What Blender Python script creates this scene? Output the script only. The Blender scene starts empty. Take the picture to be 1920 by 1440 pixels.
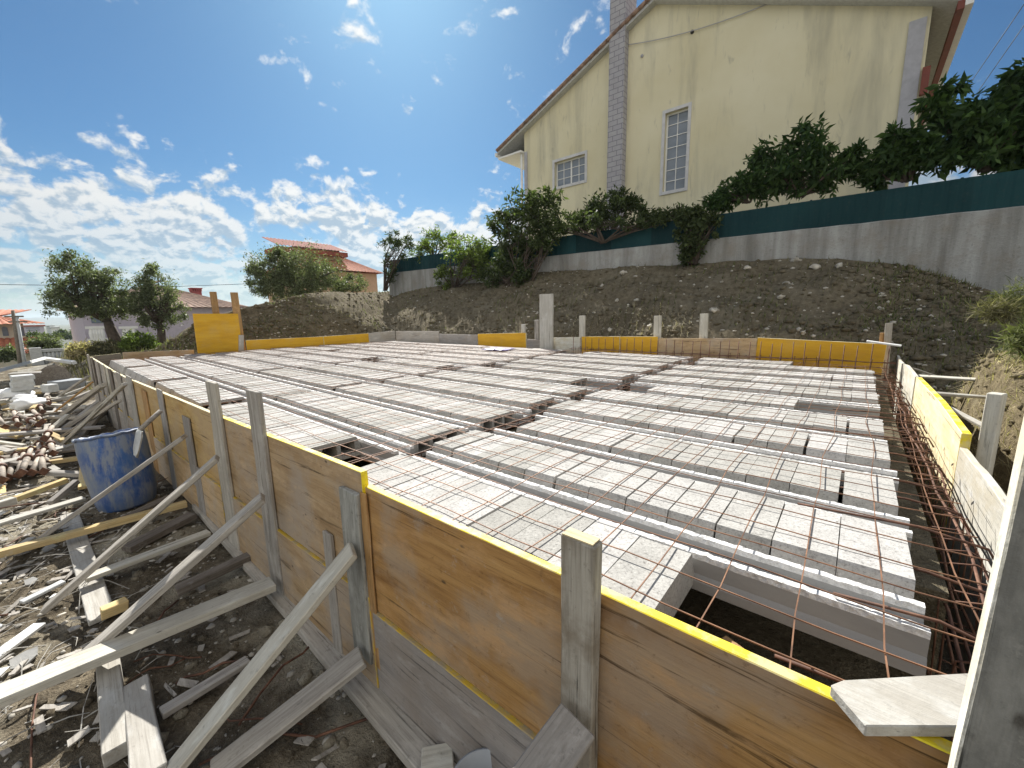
import bpy, bmesh, math, random
import numpy as np
from mathutils import Vector, Matrix, noise
random.seed(7); RNG = np.random.default_rng(7)
SC = bpy.context.scene
COL = SC.collection

# ------------------------------------------------------------------ camera
S = 0.7                      # metres per measuring unit
CZ = 2.55 * S                # eye height above the soil outside the formwork
FPX = 768.756                # focal length in pixels of the 1920 px wide photo
RR = np.array([[0.7681326718514785, 0.6400051239539243, -0.019121708789513577],
               [0.09394116352854588, -0.1421883444974376, -0.9853717737402372],
               [-0.6333618683100617, 0.7550999377577778, -0.1693423389734181]])
cam = bpy.data.cameras.new('camera')
cam.sensor_width = 36; cam.lens = FPX / 1920 * 36
cam.clip_start = 0.02; cam.clip_end = 20000
camo = bpy.data.objects.new('camera', cam); COL.objects.link(camo)
r, d, f = RR
camo.matrix_world = Matrix(((r[0], -d[0], -f[0], 0), (r[1], -d[1], -f[1], 0), (r[2], -d[2], -f[2], CZ), (0, 0, 0, 1)))
SC.camera = camo

# ------------------------------------------------------------------ world, sun, exposure
SUN_EL = math.radians(40.0); SUN_AZ = math.radians(-53.7)     # azimuth from +Y towards +X
sl = bpy.data.lights.new('sun', 'SUN'); sl.energy = 4.5; sl.angle = math.radians(0.5); sl.color = (1.0, 0.965, 0.90)
so = bpy.data.objects.new('sun', sl); COL.objects.link(so)
sdir = Vector((math.sin(SUN_AZ) * math.cos(SUN_EL), math.cos(SUN_AZ) * math.cos(SUN_EL), math.sin(SUN_EL)))
so.rotation_euler = sdir.to_track_quat('Z', 'Y').to_euler(); so.location = sdir * 60
SC.view_settings.view_transform = 'Standard'; SC.view_settings.look = 'None'
SC.view_settings.exposure = 1.06; SC.view_settings.gamma = 1.0
SC.cycles.use_denoising = True
SC.cycles.max_bounces = 6; SC.cycles.transparent_max_bounces = 8

class NT:
    """small helper to write node trees"""
    def __init__(s, tree): s.t = tree; s.n = tree.nodes; s.l = tree.links
    def new(s, ty, **kw):
        n = s.n.new(ty)
        for k, v in kw.items(): setattr(n, k, v)
        return n
    def put(s, sock, v):
        if hasattr(v, 'is_linked') or isinstance(v, bpy.types.NodeSocket): s.l.new(v, sock)
        elif v is not None:
            if isinstance(v, (tuple, list)) and sock.type == 'RGBA' and len(v) == 3: v = (*v, 1)
            sock.default_value = v
    def math(s, op, a, b=None, c=None, clamp=False):
        n = s.new('ShaderNodeMath', operation=op, use_clamp=clamp)
        s.put(n.inputs[0], a)
        if b is not None: s.put(n.inputs[1], b)
        if c is not None: s.put(n.inputs[2], c)
        return n.outputs[0]
    def mapr(s, v, a, b, c=0.0, e=1.0, smooth=False):
        n = s.new('ShaderNodeMapRange'); n.clamp = True
        if smooth: n.interpolation_type = 'SMOOTHSTEP'
        s.put(n.inputs[0], v); n.inputs[1].default_value = a; n.inputs[2].default_value = b
        n.inputs[3].default_value = c; n.inputs[4].default_value = e
        return n.outputs[0]
    def noise(s, vec, scale, detail=4, rough=0.55, dist=0.0, col=False):
        n = s.new('ShaderNodeTexNoise'); s.put(n.inputs['Vector'], vec)
        n.inputs['Scale'].default_value = scale; n.inputs['Detail'].default_value = detail
        n.inputs['Roughness'].default_value = rough; n.inputs['Distortion'].default_value = dist
        return n.outputs[1 if col else 0]
    def voro(s, vec, scale, feature='F1', out='Distance', rnd=1.0):
        n = s.new('ShaderNodeTexVoronoi', feature=feature); s.put(n.inputs['Vector'], vec)
        n.inputs['Scale'].default_value = scale; n.inputs['Randomness'].default_value = rnd
        return n.outputs[out]
    def mix(s, fac, a, b, mode='MIX'):
        n = s.new('ShaderNodeMix', data_type='RGBA', blend_type=mode)
        s.put(n.inputs[0], fac); s.put(n.inputs[6], a); s.put(n.inputs[7], b)
        return n.outputs[2]
    def ramp(s, fac, stops, interp='LINEAR'):
        n = s.new('ShaderNodeValToRGB'); n.color_ramp.interpolation = interp
        el = n.color_ramp.elements
        while len(el) < len(stops): el.new(0.5)
        for e, (p, c) in zip(el, stops): e.position = p; e.color = (*c, 1) if len(c) == 3 else c
        s.put(n.inputs[0], fac); return n.outputs[0]
    def vmul(s, vec, v):
        n = s.new('ShaderNodeVectorMath', operation='MULTIPLY'); s.put(n.inputs[0], vec); s.put(n.inputs[1], v); return n.outputs[0]
    def vadd(s, vec, v):
        n = s.new('ShaderNodeVectorMath', operation='ADD'); s.put(n.inputs[0], vec); s.put(n.inputs[1], v); return n.outputs[0]
    def xyz(s, vec):
        n = s.new('ShaderNodeSeparateXYZ'); s.put(n.inputs[0], vec); return n.outputs
    def comb(s, x, y, z):
        n = s.new('ShaderNodeCombineXYZ')
        for i, v in enumerate((x, y, z)): s.put(n.inputs[i], v)
        return n.outputs[0]

W = bpy.data.worlds.new('World'); SC.world = W; W.use_nodes = True
wt = NT(W.node_tree); wt.n.clear()
sky = wt.new('ShaderNodeTexSky', sky_type='NISHITA'); sky.sun_disc = False
sky.sun_elevation = SUN_EL; sky.sun_rotation = SUN_AZ
sky.air_density = 1.0; sky.dust_density = 0.7; sky.ozone_density = 2.0; sky.altitude = 100
tc = wt.new('ShaderNodeTexCoord'); gen = tc.outputs['Generated']
x, y, z = wt.xyz(gen)
zc = wt.math('MAXIMUM', z, 0.03)
zp = wt.math('ADD', zc, 0.55)
cv = wt.comb(wt.math('DIVIDE', x, zp), wt.math('DIVIDE', y, zp), 0.37)
cv = wt.vadd(cv, wt.vmul(wt.vadd(wt.noise(cv, 7.0, 2, col=True), (-.5, -.5, -.5)), (.06, .06, .1)))
sunp = (sdir.x / (sdir.z + .55), sdir.y / (sdir.z + .55), 0.37)
tos = wt.new('ShaderNodeVectorMath', operation='SUBTRACT'); wt.l.new(cv, tos.inputs[1]); tos.inputs[0].default_value = sunp
ton = wt.new('ShaderNodeVectorMath', operation='NORMALIZE'); wt.l.new(tos.outputs[0], ton.inputs[0])
cv2 = wt.vadd(cv, wt.vmul(ton.outputs[0], (.022, .022, 0)))
n1 = wt.noise(cv, 12.5, 8, 0.56)
n1s = wt.noise(cv2, 12.5, 4, 0.56)
n2 = wt.noise(wt.vadd(cv, (7.3, 2.1, 0)), 2.6, 3, 0.5)
cum = wt.noise(wt.vadd(cv, (3.1, 9.4, 2)), 26.0, 6, 0.60)
# how much cloud: thick towards the horizon, a few puffs higher up, and an unseen bright deck added behind the camera to fill the shade
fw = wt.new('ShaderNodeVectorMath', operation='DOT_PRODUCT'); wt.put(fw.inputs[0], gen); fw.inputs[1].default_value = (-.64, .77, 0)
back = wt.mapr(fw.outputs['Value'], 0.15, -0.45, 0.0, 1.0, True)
el = wt.mapr(wt.math('ADD', z, wt.math('MULTIPLY', wt.math('SUBTRACT', n2, 0.5), 0.22)), 0.17, 0.33, 1.0, 0.0, True)
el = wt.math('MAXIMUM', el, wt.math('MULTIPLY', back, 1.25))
dens = wt.math('ADD', wt.math('MULTIPLY', n1, 0.50), wt.math('MULTIPLY', n2, 0.30))
dens = wt.math('ADD', dens, wt.math('MULTIPLY', cum, 0.20))
thr = wt.math('SUBTRACT', 0.572, wt.math('MULTIPLY', el, 0.160))
cl = wt.math('SUBTRACT', dens, thr)
mask = wt.mapr(cl, -0.010, 0.070, 0.0, 1.0, True)
lit = wt.math('MULTIPLY', wt.math('SUBTRACT', n1s, n1), 3.2)
core = wt.mapr(wt.math('ADD', wt.math('ADD', cl, lit), wt.math('MULTIPLY', wt.math('SUBTRACT', cum, 0.5), 0.30)), -0.10, 0.34, 0.0, 1.0, True)
cloudc = wt.mix(core, (1.08, 1.08, 1.05), (0.50, 0.63, 0.75))
cloudc = wt.mix(back, cloudc, (1.30, 1.27, 1.22))  # added fill deck is brighter than the visible cloud
sd = wt.new('ShaderNodeVectorMath', operation='DOT_PRODUCT'); wt.put(sd.inputs[0], gen); sd.inputs[1].default_value = sdir
glow = wt.mapr(sd.outputs['Value'], 0.45, 0.95, 0.66, 1.16)
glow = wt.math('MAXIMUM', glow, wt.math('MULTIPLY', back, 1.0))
cloudc = wt.vmul(cloudc, wt.comb(glow, glow, glow))
cloudc = wt.vmul(cloudc, (6.6, 6.6, 6.6))
mask = wt.math('MULTIPLY', mask, wt.mapr(z, 0.0, 0.20, 0.40, 1.0))
hz = wt.mapr(z, 0.0, 0.30, 1.0, 0.0, True)
skyc = wt.vmul(sky.outputs[0], wt.mix(hz, (0.275, 0.49, 0.645), (0.47, 0.61, 0.68)))
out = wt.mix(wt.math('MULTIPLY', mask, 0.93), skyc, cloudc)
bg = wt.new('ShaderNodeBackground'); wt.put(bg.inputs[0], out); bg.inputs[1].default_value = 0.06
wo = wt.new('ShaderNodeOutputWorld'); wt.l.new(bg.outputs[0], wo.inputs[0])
W.cycles.sampling_method = 'MANUAL'; W.cycles.sample_map_resolution = 512

# ------------------------------------------------------------------ measuring helpers (photo pixels -> metres)
def ray(px, py): return RR.T @ np.array([(px - 960) / FPX, (py - 720) / FPX, 1.0])
CAMP = np.array([0, 0, CZ])
def GZ(px, py, z): d = ray(px, py); return Vector(d * (z - CZ) / d[2] + CAMP)
def PY(px, py, Y): d = ray(px, py); return Vector(d * Y / d[1] + CAMP)
def PX(px, py, X): d = ray(px, py); return Vector(d * X / d[0] + CAMP)
def depth(P): return float(RR[2] @ (np.array(P) - CAMP))
def U(x, y, z): return Vector((x * S, y * S, CZ + z * S))       # measuring units -> metres

# ------------------------------------------------------------------ materials
MATS = {}
def mat(name, fn):
    if name in MATS: return MATS[name]
    m = bpy.data.materials.new(name); m.use_nodes = True
    t = NT(m.node_tree); t.n.clear()
    b = t.new('ShaderNodeBsdfPrincipled'); o = t.new('ShaderNodeOutputMaterial'); t.l.new(b.outputs[0], o.inputs[0])
    tcn = t.new('ShaderNodeTexCoord'); oi = t.new('ShaderNodeObjectInfo')
    rnd = oi.outputs['Random']
    offs = t.comb(t.math('MULTIPLY', rnd, 37.0), t.math('MULTIPLY', rnd, 91.0), t.math('MULTIPLY', rnd, 13.0))
    ob = t.vadd(tcn.outputs['Object'], offs)
    geo = t.new('ShaderNodeNewGeometry')
    fn(t, b, ob, rnd, geo, tcn)
    MATS[name] = m; return m
def bump(t, b, h, strength=0.3, dist=0.01):
    n = t.new('ShaderNodeBump'); n.inputs['Strength'].default_value = strength; n.inputs['Distance'].default_value = dist
    t.put(n.inputs['Height'], h); t.l.new(n.outputs[0], b.inputs['Normal'])
def simple(name, col, rough=0.7, metal=0.0, var=0.12, scale=6, bmp=0.0, bscale=40):
    def fn(t, b, ob, rnd, geo, tcn):
        n = t.noise(ob, scale, 5)
        v = t.math('ADD', t.mapr(n, 0.3, 0.7, 1 - var, 1 + var), t.math('MULTIPLY', t.math('SUBTRACT', rnd, 0.5), var))
        t.put(b.inputs['Base Color'], t.vmul(col, t.comb(v, v, v)))
        b.inputs['Roughness'].default_value = rough; b.inputs['Metallic'].default_value = metal
        if bmp: bump(t, b, t.noise(ob, bscale, 4), bmp)
    return mat(name, fn)
def wood(name, c0, c1, c2, stain=None, stain_amt=0.5, rough=0.8, grain=1.0, patch=1.6):
    """grain runs along local x"""
    def fn(t, b, ob, rnd, geo, tcn):
        g = t.noise(t.vmul(ob, (1.2, 26 * grain, 26 * grain)), 1.6, 6, 0.62, 0.35)
        g2 = t.noise(t.vmul(ob, (3, 90, 90)), 1.5, 3, 0.6)
        c = t.ramp(g, [(0.28, c0), (0.5, c1), (0.72, c2)])
        c = t.mix(t.math('MULTIPLY', t.mapr(g2, 0.52, 0.7), 0.35), c, tuple(v * 0.45 for v in c0))
        big = t.noise(ob, patch, 5, 0.6)
        if stain: c = t.mix(t.math('MULTIPLY', t.mapr(big, 0.42, 0.62, 0, 1, True), stain_amt), c, stain)
        # nail holes and knots
        v = t.voro(t.vmul(ob, (0.5, 1.0, 1.0)), 9.0)
        c = t.mix(t.math('MULTIPLY', t.mapr(v, 0.035, 0.075, 1, 0), 0.75), c, (0.03, 0.025, 0.02))
        spl = t.noise(ob, 16, 6, 0.72)
        c = t.mix(t.math('MULTIPLY', t.mapr(spl, 0.60, 0.70), 0.35), c, (0.46, 0.45, 0.42))
        ck = t.noise(t.vmul(ob, (0.9, 34, 34)), 1.0, 5, 0.7, 0.6)
        c = t.mix(t.math('MULTIPLY', t.mapr(ck, 0.60, 0.67), 0.8), c, tuple(v * 0.22 for v in c0))
        sm = t.noise(t.vmul(ob, (3.0, 7, 7)), 1.6, 6, 0.7)
        c = t.mix(t.math('MULTIPLY', t.mapr(sm, 0.52, 0.68), 0.6), c, tuple(min(.62, v * 1.25 + .06) for v in c1))
        fine = t.noise(ob, 34, 4, 0.7)
        c = t.mix(t.math('MULTIPLY', t.mapr(fine, 0.60, 0.72), 0.40), c, tuple(v * 0.35 for v in c0))
        br = t.mapr(rnd, 0, 1, 0.80, 1.18)
        c = t.vmul(c, t.comb(br, br, t.math('MULTIPLY', br, t.mapr(rnd, 0, 1, 1.02, 0.96))))
        t.put(b.inputs['Base Color'], c); b.inputs['Roughness'].default_value = rough
        b.inputs['Specular IOR Level'].default_value = 0.25
        bump(t, b, t.math('ADD', t.math('MULTIPLY', g2, 0.6), t.math('ADD', g, fine)), 0.45, 0.004)
    return mat(name, fn)

M_GREYWOOD = wood('weathered_timber', (0.22, 0.20, 0.18), (0.40, 0.37, 0.33), (0.52, 0.49, 0.44), (0.30, 0.27, 0.23), 0.5)
M_PALEWOOD = wood('pale_timber', (0.36, 0.335, 0.285), (0.50, 0.475, 0.42), (0.58, 0.56, 0.50), (0.36, 0.33, 0.28), 0.5)
M_PINE = wood('new_pine', (0.46, 0.32, 0.14), (0.62, 0.46, 0.22), (0.70, 0.55, 0.30), (0.42, 0.33, 0.2), 0.35)
M_FLAKE = wood('flaking_grey', (0.10, 0.095, 0.085), (0.33, 0.33, 0.31), (0.44, 0.44, 0.42), (0.24, 0.23, 0.20), 0.5, 0.9, 0.25)
M_OLDPOST = wood('split_old_post', (0.13, 0.115, 0.095), (0.33, 0.305, 0.265), (0.43, 0.405, 0.36), (0.19, 0.155, 0.115), 0.75, 0.85, 0.8, 5.0)
M_PALEYEL = wood('fresh_cut_top', (0.30, 0.24, 0.14), (0.52, 0.44, 0.28), (0.60, 0.52, 0.35), (0.36, 0.30, 0.2), 0.5)
M_DARKWOOD = wood('dark_timber', (0.10, 0.085, 0.07), (0.20, 0.17, 0.14), (0.28, 0.25, 0.21), (0.12, 0.10, 0.08), 0.5)
M_BROWNWOOD = wood('brown_timber', (0.24, 0.13, 0.05), (0.40, 0.23, 0.09), (0.50, 0.31, 0.14), (0.25, 0.17, 0.1), 0.4)
M_PLYBROWN = wood('brown_panel', (0.24, 0.12, 0.040), (0.42, 0.235, 0.085), (0.53, 0.32, 0.125), (0.40, 0.32, 0.24), 0.65, 0.6, 0.4, 2.6)
M_PLYTAN = wood('tan_panel', (0.31, 0.20, 0.10), (0.45, 0.31, 0.17), (0.53, 0.40, 0.25), (0.42, 0.355, 0.29), 0.75, 0.65, 0.3, 1.9)
M_PLYGOLD = wood('golden_panel', (0.38, 0.22, 0.06), (0.52, 0.33, 0.11), (0.58, 0.40, 0.17), (0.50, 0.38, 0.24), 0.6, 0.6, 0.3, 1.6)
M_PLYGREY = wood('grey_panel', (0.29, 0.27, 0.25), (0.38, 0.35, 0.32), (0.46, 0.42, 0.38), (0.34, 0.28, 0.22), 0.5, 0.7, 0.3, 2.4)
M_PLYCEM = wood('cement_panel', (0.42, 0.40, 0.345), (0.53, 0.505, 0.44), (0.60, 0.58, 0.52), (0.46, 0.40, 0.29), 0.6, 0.8, 0.25, 4.0)
M_DARKCEM = wood('cement_stained_board', (0.10, 0.10, 0.097), (0.165, 0.165, 0.16), (0.21, 0.21, 0.205), (0.13, 0.13, 0.127), 0.7, 0.7, 0.2, 5.0)
M_PLYCREAM = wood('cream_panel', (0.58, 0.48, 0.28), (0.70, 0.60, 0.38), (0.76, 0.68, 0.48), (0.72, 0.50, 0.28), 0.35, 0.7, 0.25, 2.6)
def _yellow(t, b, ob, rnd, geo, tcn):
    n = t.noise(t.vmul(ob, (1.5, 7, 7)), 1.5, 6, 0.65); n2 = t.noise(ob, 30, 4, 0.7); n3 = t.noise(ob, 2.2, 5, 0.6)
    c = t.ramp(n, [(0.3, (0.56, 0.29, 0.003)), (0.55, (0.66, 0.36, 0.005)), (0.75, (0.71, 0.42, 0.012))])
    c = t.mix(t.math('MULTIPLY', t.mapr(n3, 0.56, 0.74), 0.35), c, (0.56, 0.38, 0.14))
    c = t.mix(t.math('MULTIPLY', t.mapr(n2, 0.60, 0.72), 0.3), c, (0.45, 0.36, 0.2))
    t.put(b.inputs['Base Color'], c); b.inputs['Roughness'].default_value = 0.55
    bump(t, b, t.math('ADD', n2, n), 0.2, 0.003)
M_YELLOW = mat('yellow_panel', _yellow)
def _edge(t, b, ob, rnd, geo, tcn):
    n = t.noise(t.vmul(ob, (6, 30, 30)), 2.0, 6, 0.7); n2 = t.noise(ob, 9, 5, 0.7)
    c = t.mix(t.mapr(n, 0.40, 0.7), (0.86, 0.70, 0.02), (0.70, 0.50, 0.03))
    c = t.mix(t.math('MULTIPLY', t.mapr(n2, 0.48, 0.60), 0.7), c, (0.62, 0.54, 0.34))
    t.put(b.inputs['Base Color'], c); b.inputs['Roughness'].default_value = 0.6
    bump(t, b, n, 0.4, 0.004)
M_EDGE = mat('yellow_painted_edge', _edge)
def _edge2(t, b, ob, rnd, geo, tcn):
    n = t.noise(ob, 12, 6, 0.7)
    t.put(b.inputs['Base Color'], t.mix(t.mapr(n, 0.42, 0.60), (0.60, 0.40, 0.03), (0.36, 0.30, 0.20))); b.inputs['Roughness'].default_value = 0.7
M_EDGE2 = mat('dirty_yellow_edge', _edge2)
def _block(t, b, ob, rnd, geo, tcn):
    n = t.noise(ob, 8, 6, 0.6); sp = t.noise(ob, 85, 4, 0.85); hole = t.voro(ob, 110)
    c = t.ramp(n, [(0.3, (0.365, 0.355, 0.335)), (0.7, (0.475, 0.462, 0.438))])
    c = t.mix(t.math('MULTIPLY', t.mapr(sp, 0.53, 0.64), 0.70), c, (0.15, 0.14, 0.13))
    c = t.mix(t.math('MULTIPLY', t.mapr(sp, 0.34, 0.45, 1, 0), 0.5), c, (0.66, 0.64, 0.60))
    pr = t.voro(ob, 17); c = t.mix(t.math('MULTIPLY', t.mapr(pr, 0.05, 0.10, 1, 0), t.mapr(t.noise(ob, 3, 2), 0.5, 0.6)), c, (0.10, 0.09, 0.085))
    br = t.mapr(rnd, 0, 1, 0.84, 1.12)
    t.put(b.inputs['Base Color'], t.vmul(c, t.comb(br, br, t.math('MULTIPLY', br, t.mapr(rnd, 0, 1, 0.97, 1.01))))); b.inputs['Roughness'].default_value = 0.95
    b.inputs['Specular IOR Level'].default_value = 0.1
    bump(t, b, t.math('ADD', sp, t.math('MULTIPLY', hole, 0.5)), 0.45, 0.003)
M_BLOCK = mat('porous_concrete', _block)
def _joist(t, b, ob, rnd, geo, tcn):
    n = t.noise(t.vmul(ob, (1, 4, 4)), 3, 6, 0.6); sp = t.noise(ob, 120, 3, 0.7)
    c = t.ramp(n, [(0.3, (0.30, 0.295, 0.285)), (0.7, (0.39, 0.385, 0.372))])
    c = t.mix(t.math('MULTIPLY', t.mapr(sp, 0.6, 0.7), 0.3), c, (0.22, 0.22, 0.22))
    t.put(b.inputs['Base Color'], c); b.inputs['Roughness'].default_value = 0.8
    bump(t, b, sp, 0.3, 0.003)
M_JOIST = mat('smooth_concrete', _joist)
def _ridge(t, b, ob, rnd, geo, tcn):
    n = t.noise(ob, 45, 5, 0.75); v = t.voro(ob, 60)
    c = t.mix(t.mapr(n, 0.35, 0.62), (0.56, 0.55, 0.53), (0.88, 0.87, 0.85))
    t.put(b.inputs['Base Color'], c); b.inputs['Roughness'].default_value = 0.9
    bump(t, b, t.math('ADD', n, v), 0.8, 0.008)
M_RIDGE = mat('rough_white_concrete', _ridge)
def _rust(t, b, ob, rnd, geo, tcn):
    n = t.noise(ob, 18, 5, 0.65)
    c = t.ramp(n, [(0.3, (0.055, 0.025, 0.016)), (0.55, (0.14, 0.062, 0.034)), (0.75, (0.26, 0.14, 0.085))])
    t.put(b.inputs['Base Color'], c); b.inputs['Roughness'].default_value = 0.75
    bump(t, b, n, 0.5, 0.003)
M_RUST = mat('rusty_steel', _rust)
def _wire(t, b, ob, rnd, geo, tcn):
    n = t.noise(ob, 9, 4, 0.6)
    c = t.ramp(n, [(0.35, (0.11, 0.055, 0.032)), (0.65, (0.30, 0.155, 0.085))])
    t.put(b.inputs['Base Color'], c); b.inputs['Roughness'].default_value = 0.6; b.inputs['Metallic'].default_value = 0.2
M_WIRE = mat('rusty_wire', _wire)
def _soil(t, b, ob, rnd, geo, tcn, pale=(0.52, 0.475, 0.37), lo=(0.05, 0.041, 0.03), hi=(0.27, 0.225, 0.16), amt=0.85):
    n = t.noise(ob, 1.1, 8, 0.65); n2 = t.noise(ob, 9, 7, 0.7); n3 = t.noise(ob, 60, 4, 0.7)
    c = t.ramp(n2, [(0.3, lo), (0.7, hi)])
    c = t.mix(t.math('MULTIPLY', t.mapr(n, 0.50, 0.66), amt), c, pale)
    c = t.mix(t.math('MULTIPLY', t.mapr(n3, 0.58, 0.72), 0.6), c, tuple(v * 0.9 for v in pale))
    c = t.mix(t.math('MULTIPLY', t.mapr(n3, 0.28, 0.42, 1, 0), 0.5), c, tuple(v * 0.5 for v in lo))
    t.put(b.inputs['Base Color'], c); b.inputs['Roughness'].default_value = 1.0; b.inputs['Specular IOR Level'].default_value = 0.05
    bump(t, b, t.math('ADD', n2, n3), 1.0, 0.03)
M_SOIL = mat('dusty_soil', _soil)
M_BANK = mat('bank_soil', lambda t, b, ob, rnd, geo, tcn: _soil(t, b, ob, rnd, geo, tcn, (0.36, 0.32, 0.235), (0.085, 0.071, 0.048), (0.245, 0.21, 0.145), 0.28))
M_STRAWSOIL = mat('straw_soil', lambda t, b, ob, rnd, geo, tcn: _soil(t, b, ob, rnd, geo, tcn, (0.44, 0.38, 0.25), (0.10, 0.08, 0.05), (0.30, 0.245, 0.15), 0.6))
def _town(t, b, ob, rnd, geo, tcn):
    n = t.noise(ob, 0.05, 6, 0.6)
    t.put(b.inputs['Base Color'], t.ramp(n, [(0.35, (0.05, 0.07, 0.03)), (0.6, (0.16, 0.15, 0.09))])); b.inputs['Roughness'].default_value = 1
M_FIELD = mat('far_field', _town)
def _wallc(t, b, ob, rnd, geo, tcn):
    n = t.noise(t.vmul(ob, (2.2, 2.2, 0.22)), 1.3, 7, 0.65, 0.4); n2 = t.noise(ob, 2.4, 7, 0.65); n3 = t.noise(ob, 26, 4, 0.6)
    c = t.ramp(n, [(0.30, (0.11, 0.11, 0.105)), (0.47, (0.27, 0.275, 0.27)), (0.68, (0.47, 0.485, 0.49))])
    c = t.mix(0.35, c, (0.31, 0.305, 0.285))
    c = t.mix(t.math('MULTIPLY', t.mapr(n2, 0.48, 0.66), 0.55), c, (0.24, 0.215, 0.18))
    zz = t.xyz(ob)[2]
    c = t.mix(t.math('MULTIPLY', t.mapr(n3, 0.58, 0.7), 0.4), c, (0.12, 0.12, 0.11))
    t.put(b.inputs['Base Color'], c); b.inputs['Roughness'].default_value = 0.95
    bump(t, b, t.math('ADD', n2, n3), 0.6, 0.02)
M_WALLC = mat('stained_concrete', _wallc)
def _stucco(t, b, ob, rnd, geo, tcn):
    n = t.noise(t.vmul(ob, (1.4, 1.4, 0.22)), 1.0, 7, 0.62, 0.3); n2 = t.noise(ob, 0.55, 6, 0.6); n3 = t.noise(ob, 70, 3, 0.6)
    c = t.ramp(n2, [(0.3, (0.63, 0.575, 0.385)), (0.7, (0.71, 0.665, 0.485))])
    c = t.mix(t.math('MULTIPLY', t.mapr(n, 0.50, 0.70), 0.65), c, (0.37, 0.35, 0.265))
    sp = t.noise(t.vmul(ob, (2.2, 2.2, 0.5)), 2.2, 5, 0.7, 0.6)
    c = t.mix(t.math('MULTIPLY', t.mapr(sp, 0.60, 0.72), 0.55), c, (0.33, 0.315, 0.25))
    t.put(b.inputs['Base Color'], c); b.inputs['Roughness'].default_value = 0.95
    bump(t, b, n3, 0.25, 0.004)
M_STUCCO = mat('yellow_stucco', _stucco)
def _chim(t, b, ob, rnd, geo, tcn):
    br = t.new('ShaderNodeTexBrick'); x, y, z = t.xyz(tcn.outputs['Object'])
    t.put(br.inputs['Vector'], t.comb(t.math('ADD', x, y), z, 0.0))
    br.inputs['Scale'].default_value = 1.0; br.inputs['Brick Width'].default_value = 0.34; br.inputs['Row Height'].default_value = 0.17
    br.inputs['Mortar Size'].default_value = 0.012; br.offset = 0.5
    br.inputs['Color1'].default_value = (0.40, 0.395, 0.415, 1); br.inputs['Color2'].default_value = (0.36, 0.355, 0.385, 1); br.inputs['Mortar'].default_value = (0.20, 0.19, 0.22, 1)
    n = t.noise(ob, 5, 6, 0.65)
    c = t.mix(t.math('MULTIPLY', t.mapr(n, 0.45, 0.7), 0.35), br.outputs[0], (0.25, 0.24, 0.25))
    t.put(b.inputs['Base Color'], c); b.inputs['Roughness'].default_value = 0.9
    bump(t, b, br.outputs[1], -0.6, 0.02)
M_CHIM = mat('grey_clad_brick', _chim)
M_QUOIN = simple('grey_quoin', (0.40, 0.40, 0.43), 0.9, bmp=0.2)
M_WHITE = simple('white_paint', (0.76, 0.76, 0.74), 0.6, var=0.06)
M_TRIM = simple('grey_white_trim', (0.56, 0.56, 0.57), 0.7)
M_BROWNRED = simple('brown_red_eaves', (0.17, 0.035, 0.018), 0.6)
M_TILE = simple('terracotta_tile', (0.42, 0.155, 0.085), 0.85, var=0.35, scale=5, bmp=0.4)
M_OLDTILE = simple('weathered_tile', (0.30, 0.20, 0.15), 0.9, var=0.4, scale=4, bmp=0.5)
M_REDTILE = simple('dark_red_tile', (0.30, 0.08, 0.05), 0.85, var=0.3, scale=5, bmp=0.4)
M_PEACH = simple('peach_render', (0.55, 0.36, 0.24), 0.9, var=0.08)
M_LILAC = simple('lilac_render', (0.52, 0.47, 0.54), 0.9, var=0.08)
M_CREAMR = simple('cream_render', (0.68, 0.63, 0.50), 0.9, var=0.08)
M_REDBRICK = simple('red_brick', (0.34, 0.09, 0.09), 0.9)
def _glass(t, b, ob, rnd, geo, tcn):
    n = t.noise(t.vmul(ob, (1, 1, 3)), 1.5, 3)
    t.put(b.inputs['Base Color'], t.mix(n, (0.10, 0.13, 0.17), (0.26, 0.30, 0.36))); b.inputs['Roughness'].default_value = 0.12
M_GLASS = mat('window_glass', _glass)
def _fence(t, b, ob, rnd, geo, tcn):
    n = t.noise(t.vmul(ob, (0.6, 1, 1)), 1.2, 4); n2 = t.noise(ob, 20, 4)
    wn = t.new('ShaderNodeTexWhiteNoise', noise_dimensions='1D'); t.put(wn.inputs['W'], t.math('FLOOR', t.math('DIVIDE', t.xyz(ob)[0], 1.15)))
    c = t.mix(t.mapr(n, 0.3, 0.7), (0.008, 0.036, 0.043), (0.013, 0.050, 0.056))
    c = t.vmul(c, t.comb(*[t.mapr(wn.outputs[0], 0, 1, .75, 1.3)] * 3))
    c = t.mix(t.math('MULTIPLY', t.mapr(n2, 0.55, 0.7), 0.25), c, (0.05, 0.065, 0.065))
    t.put(b.inputs['Base Color'], c); b.inputs['Roughness'].default_value = 0.75; b.inputs['Specular IOR Level'].default_value = 0.15
M_FENCE = mat('dark_green_sheet', _fence)
def _barrel(t, b, ob, rnd, geo, tcn):
    n = t.noise(ob, 4.0, 6, 0.65); n2 = t.noise(t.vmul(ob, (9, 9, 2.5)), 1.4, 6, 0.7); n3 = t.noise(ob, 2.0, 4, 0.6)
    c = t.mix(t.mapr(n, 0.4, 0.65), (0.022, 0.075, 0.26), (0.06, 0.15, 0.36))
    c = t.mix(t.math('MULTIPLY', t.mapr(n2, 0.44, 0.60), 0.75), c, (0.26, 0.28, 0.29))
    c = t.mix(t.math('MULTIPLY', t.mapr(n3, 0.46, 0.62), 0.6), c, (0.20, 0.21, 0.21))
    t.put(b.inputs['Base Color'], c); b.inputs['Roughness'].default_value = 0.5
    bump(t, b, n2, 0.3, 0.004)
M_BARREL = mat('blue_plastic', _barrel)
M_PALEGREY = simple('pale_grey_paint', (0.50, 0.51, 0.50), 0.8, var=0.15, scale=12, bmp=0.2)
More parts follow.
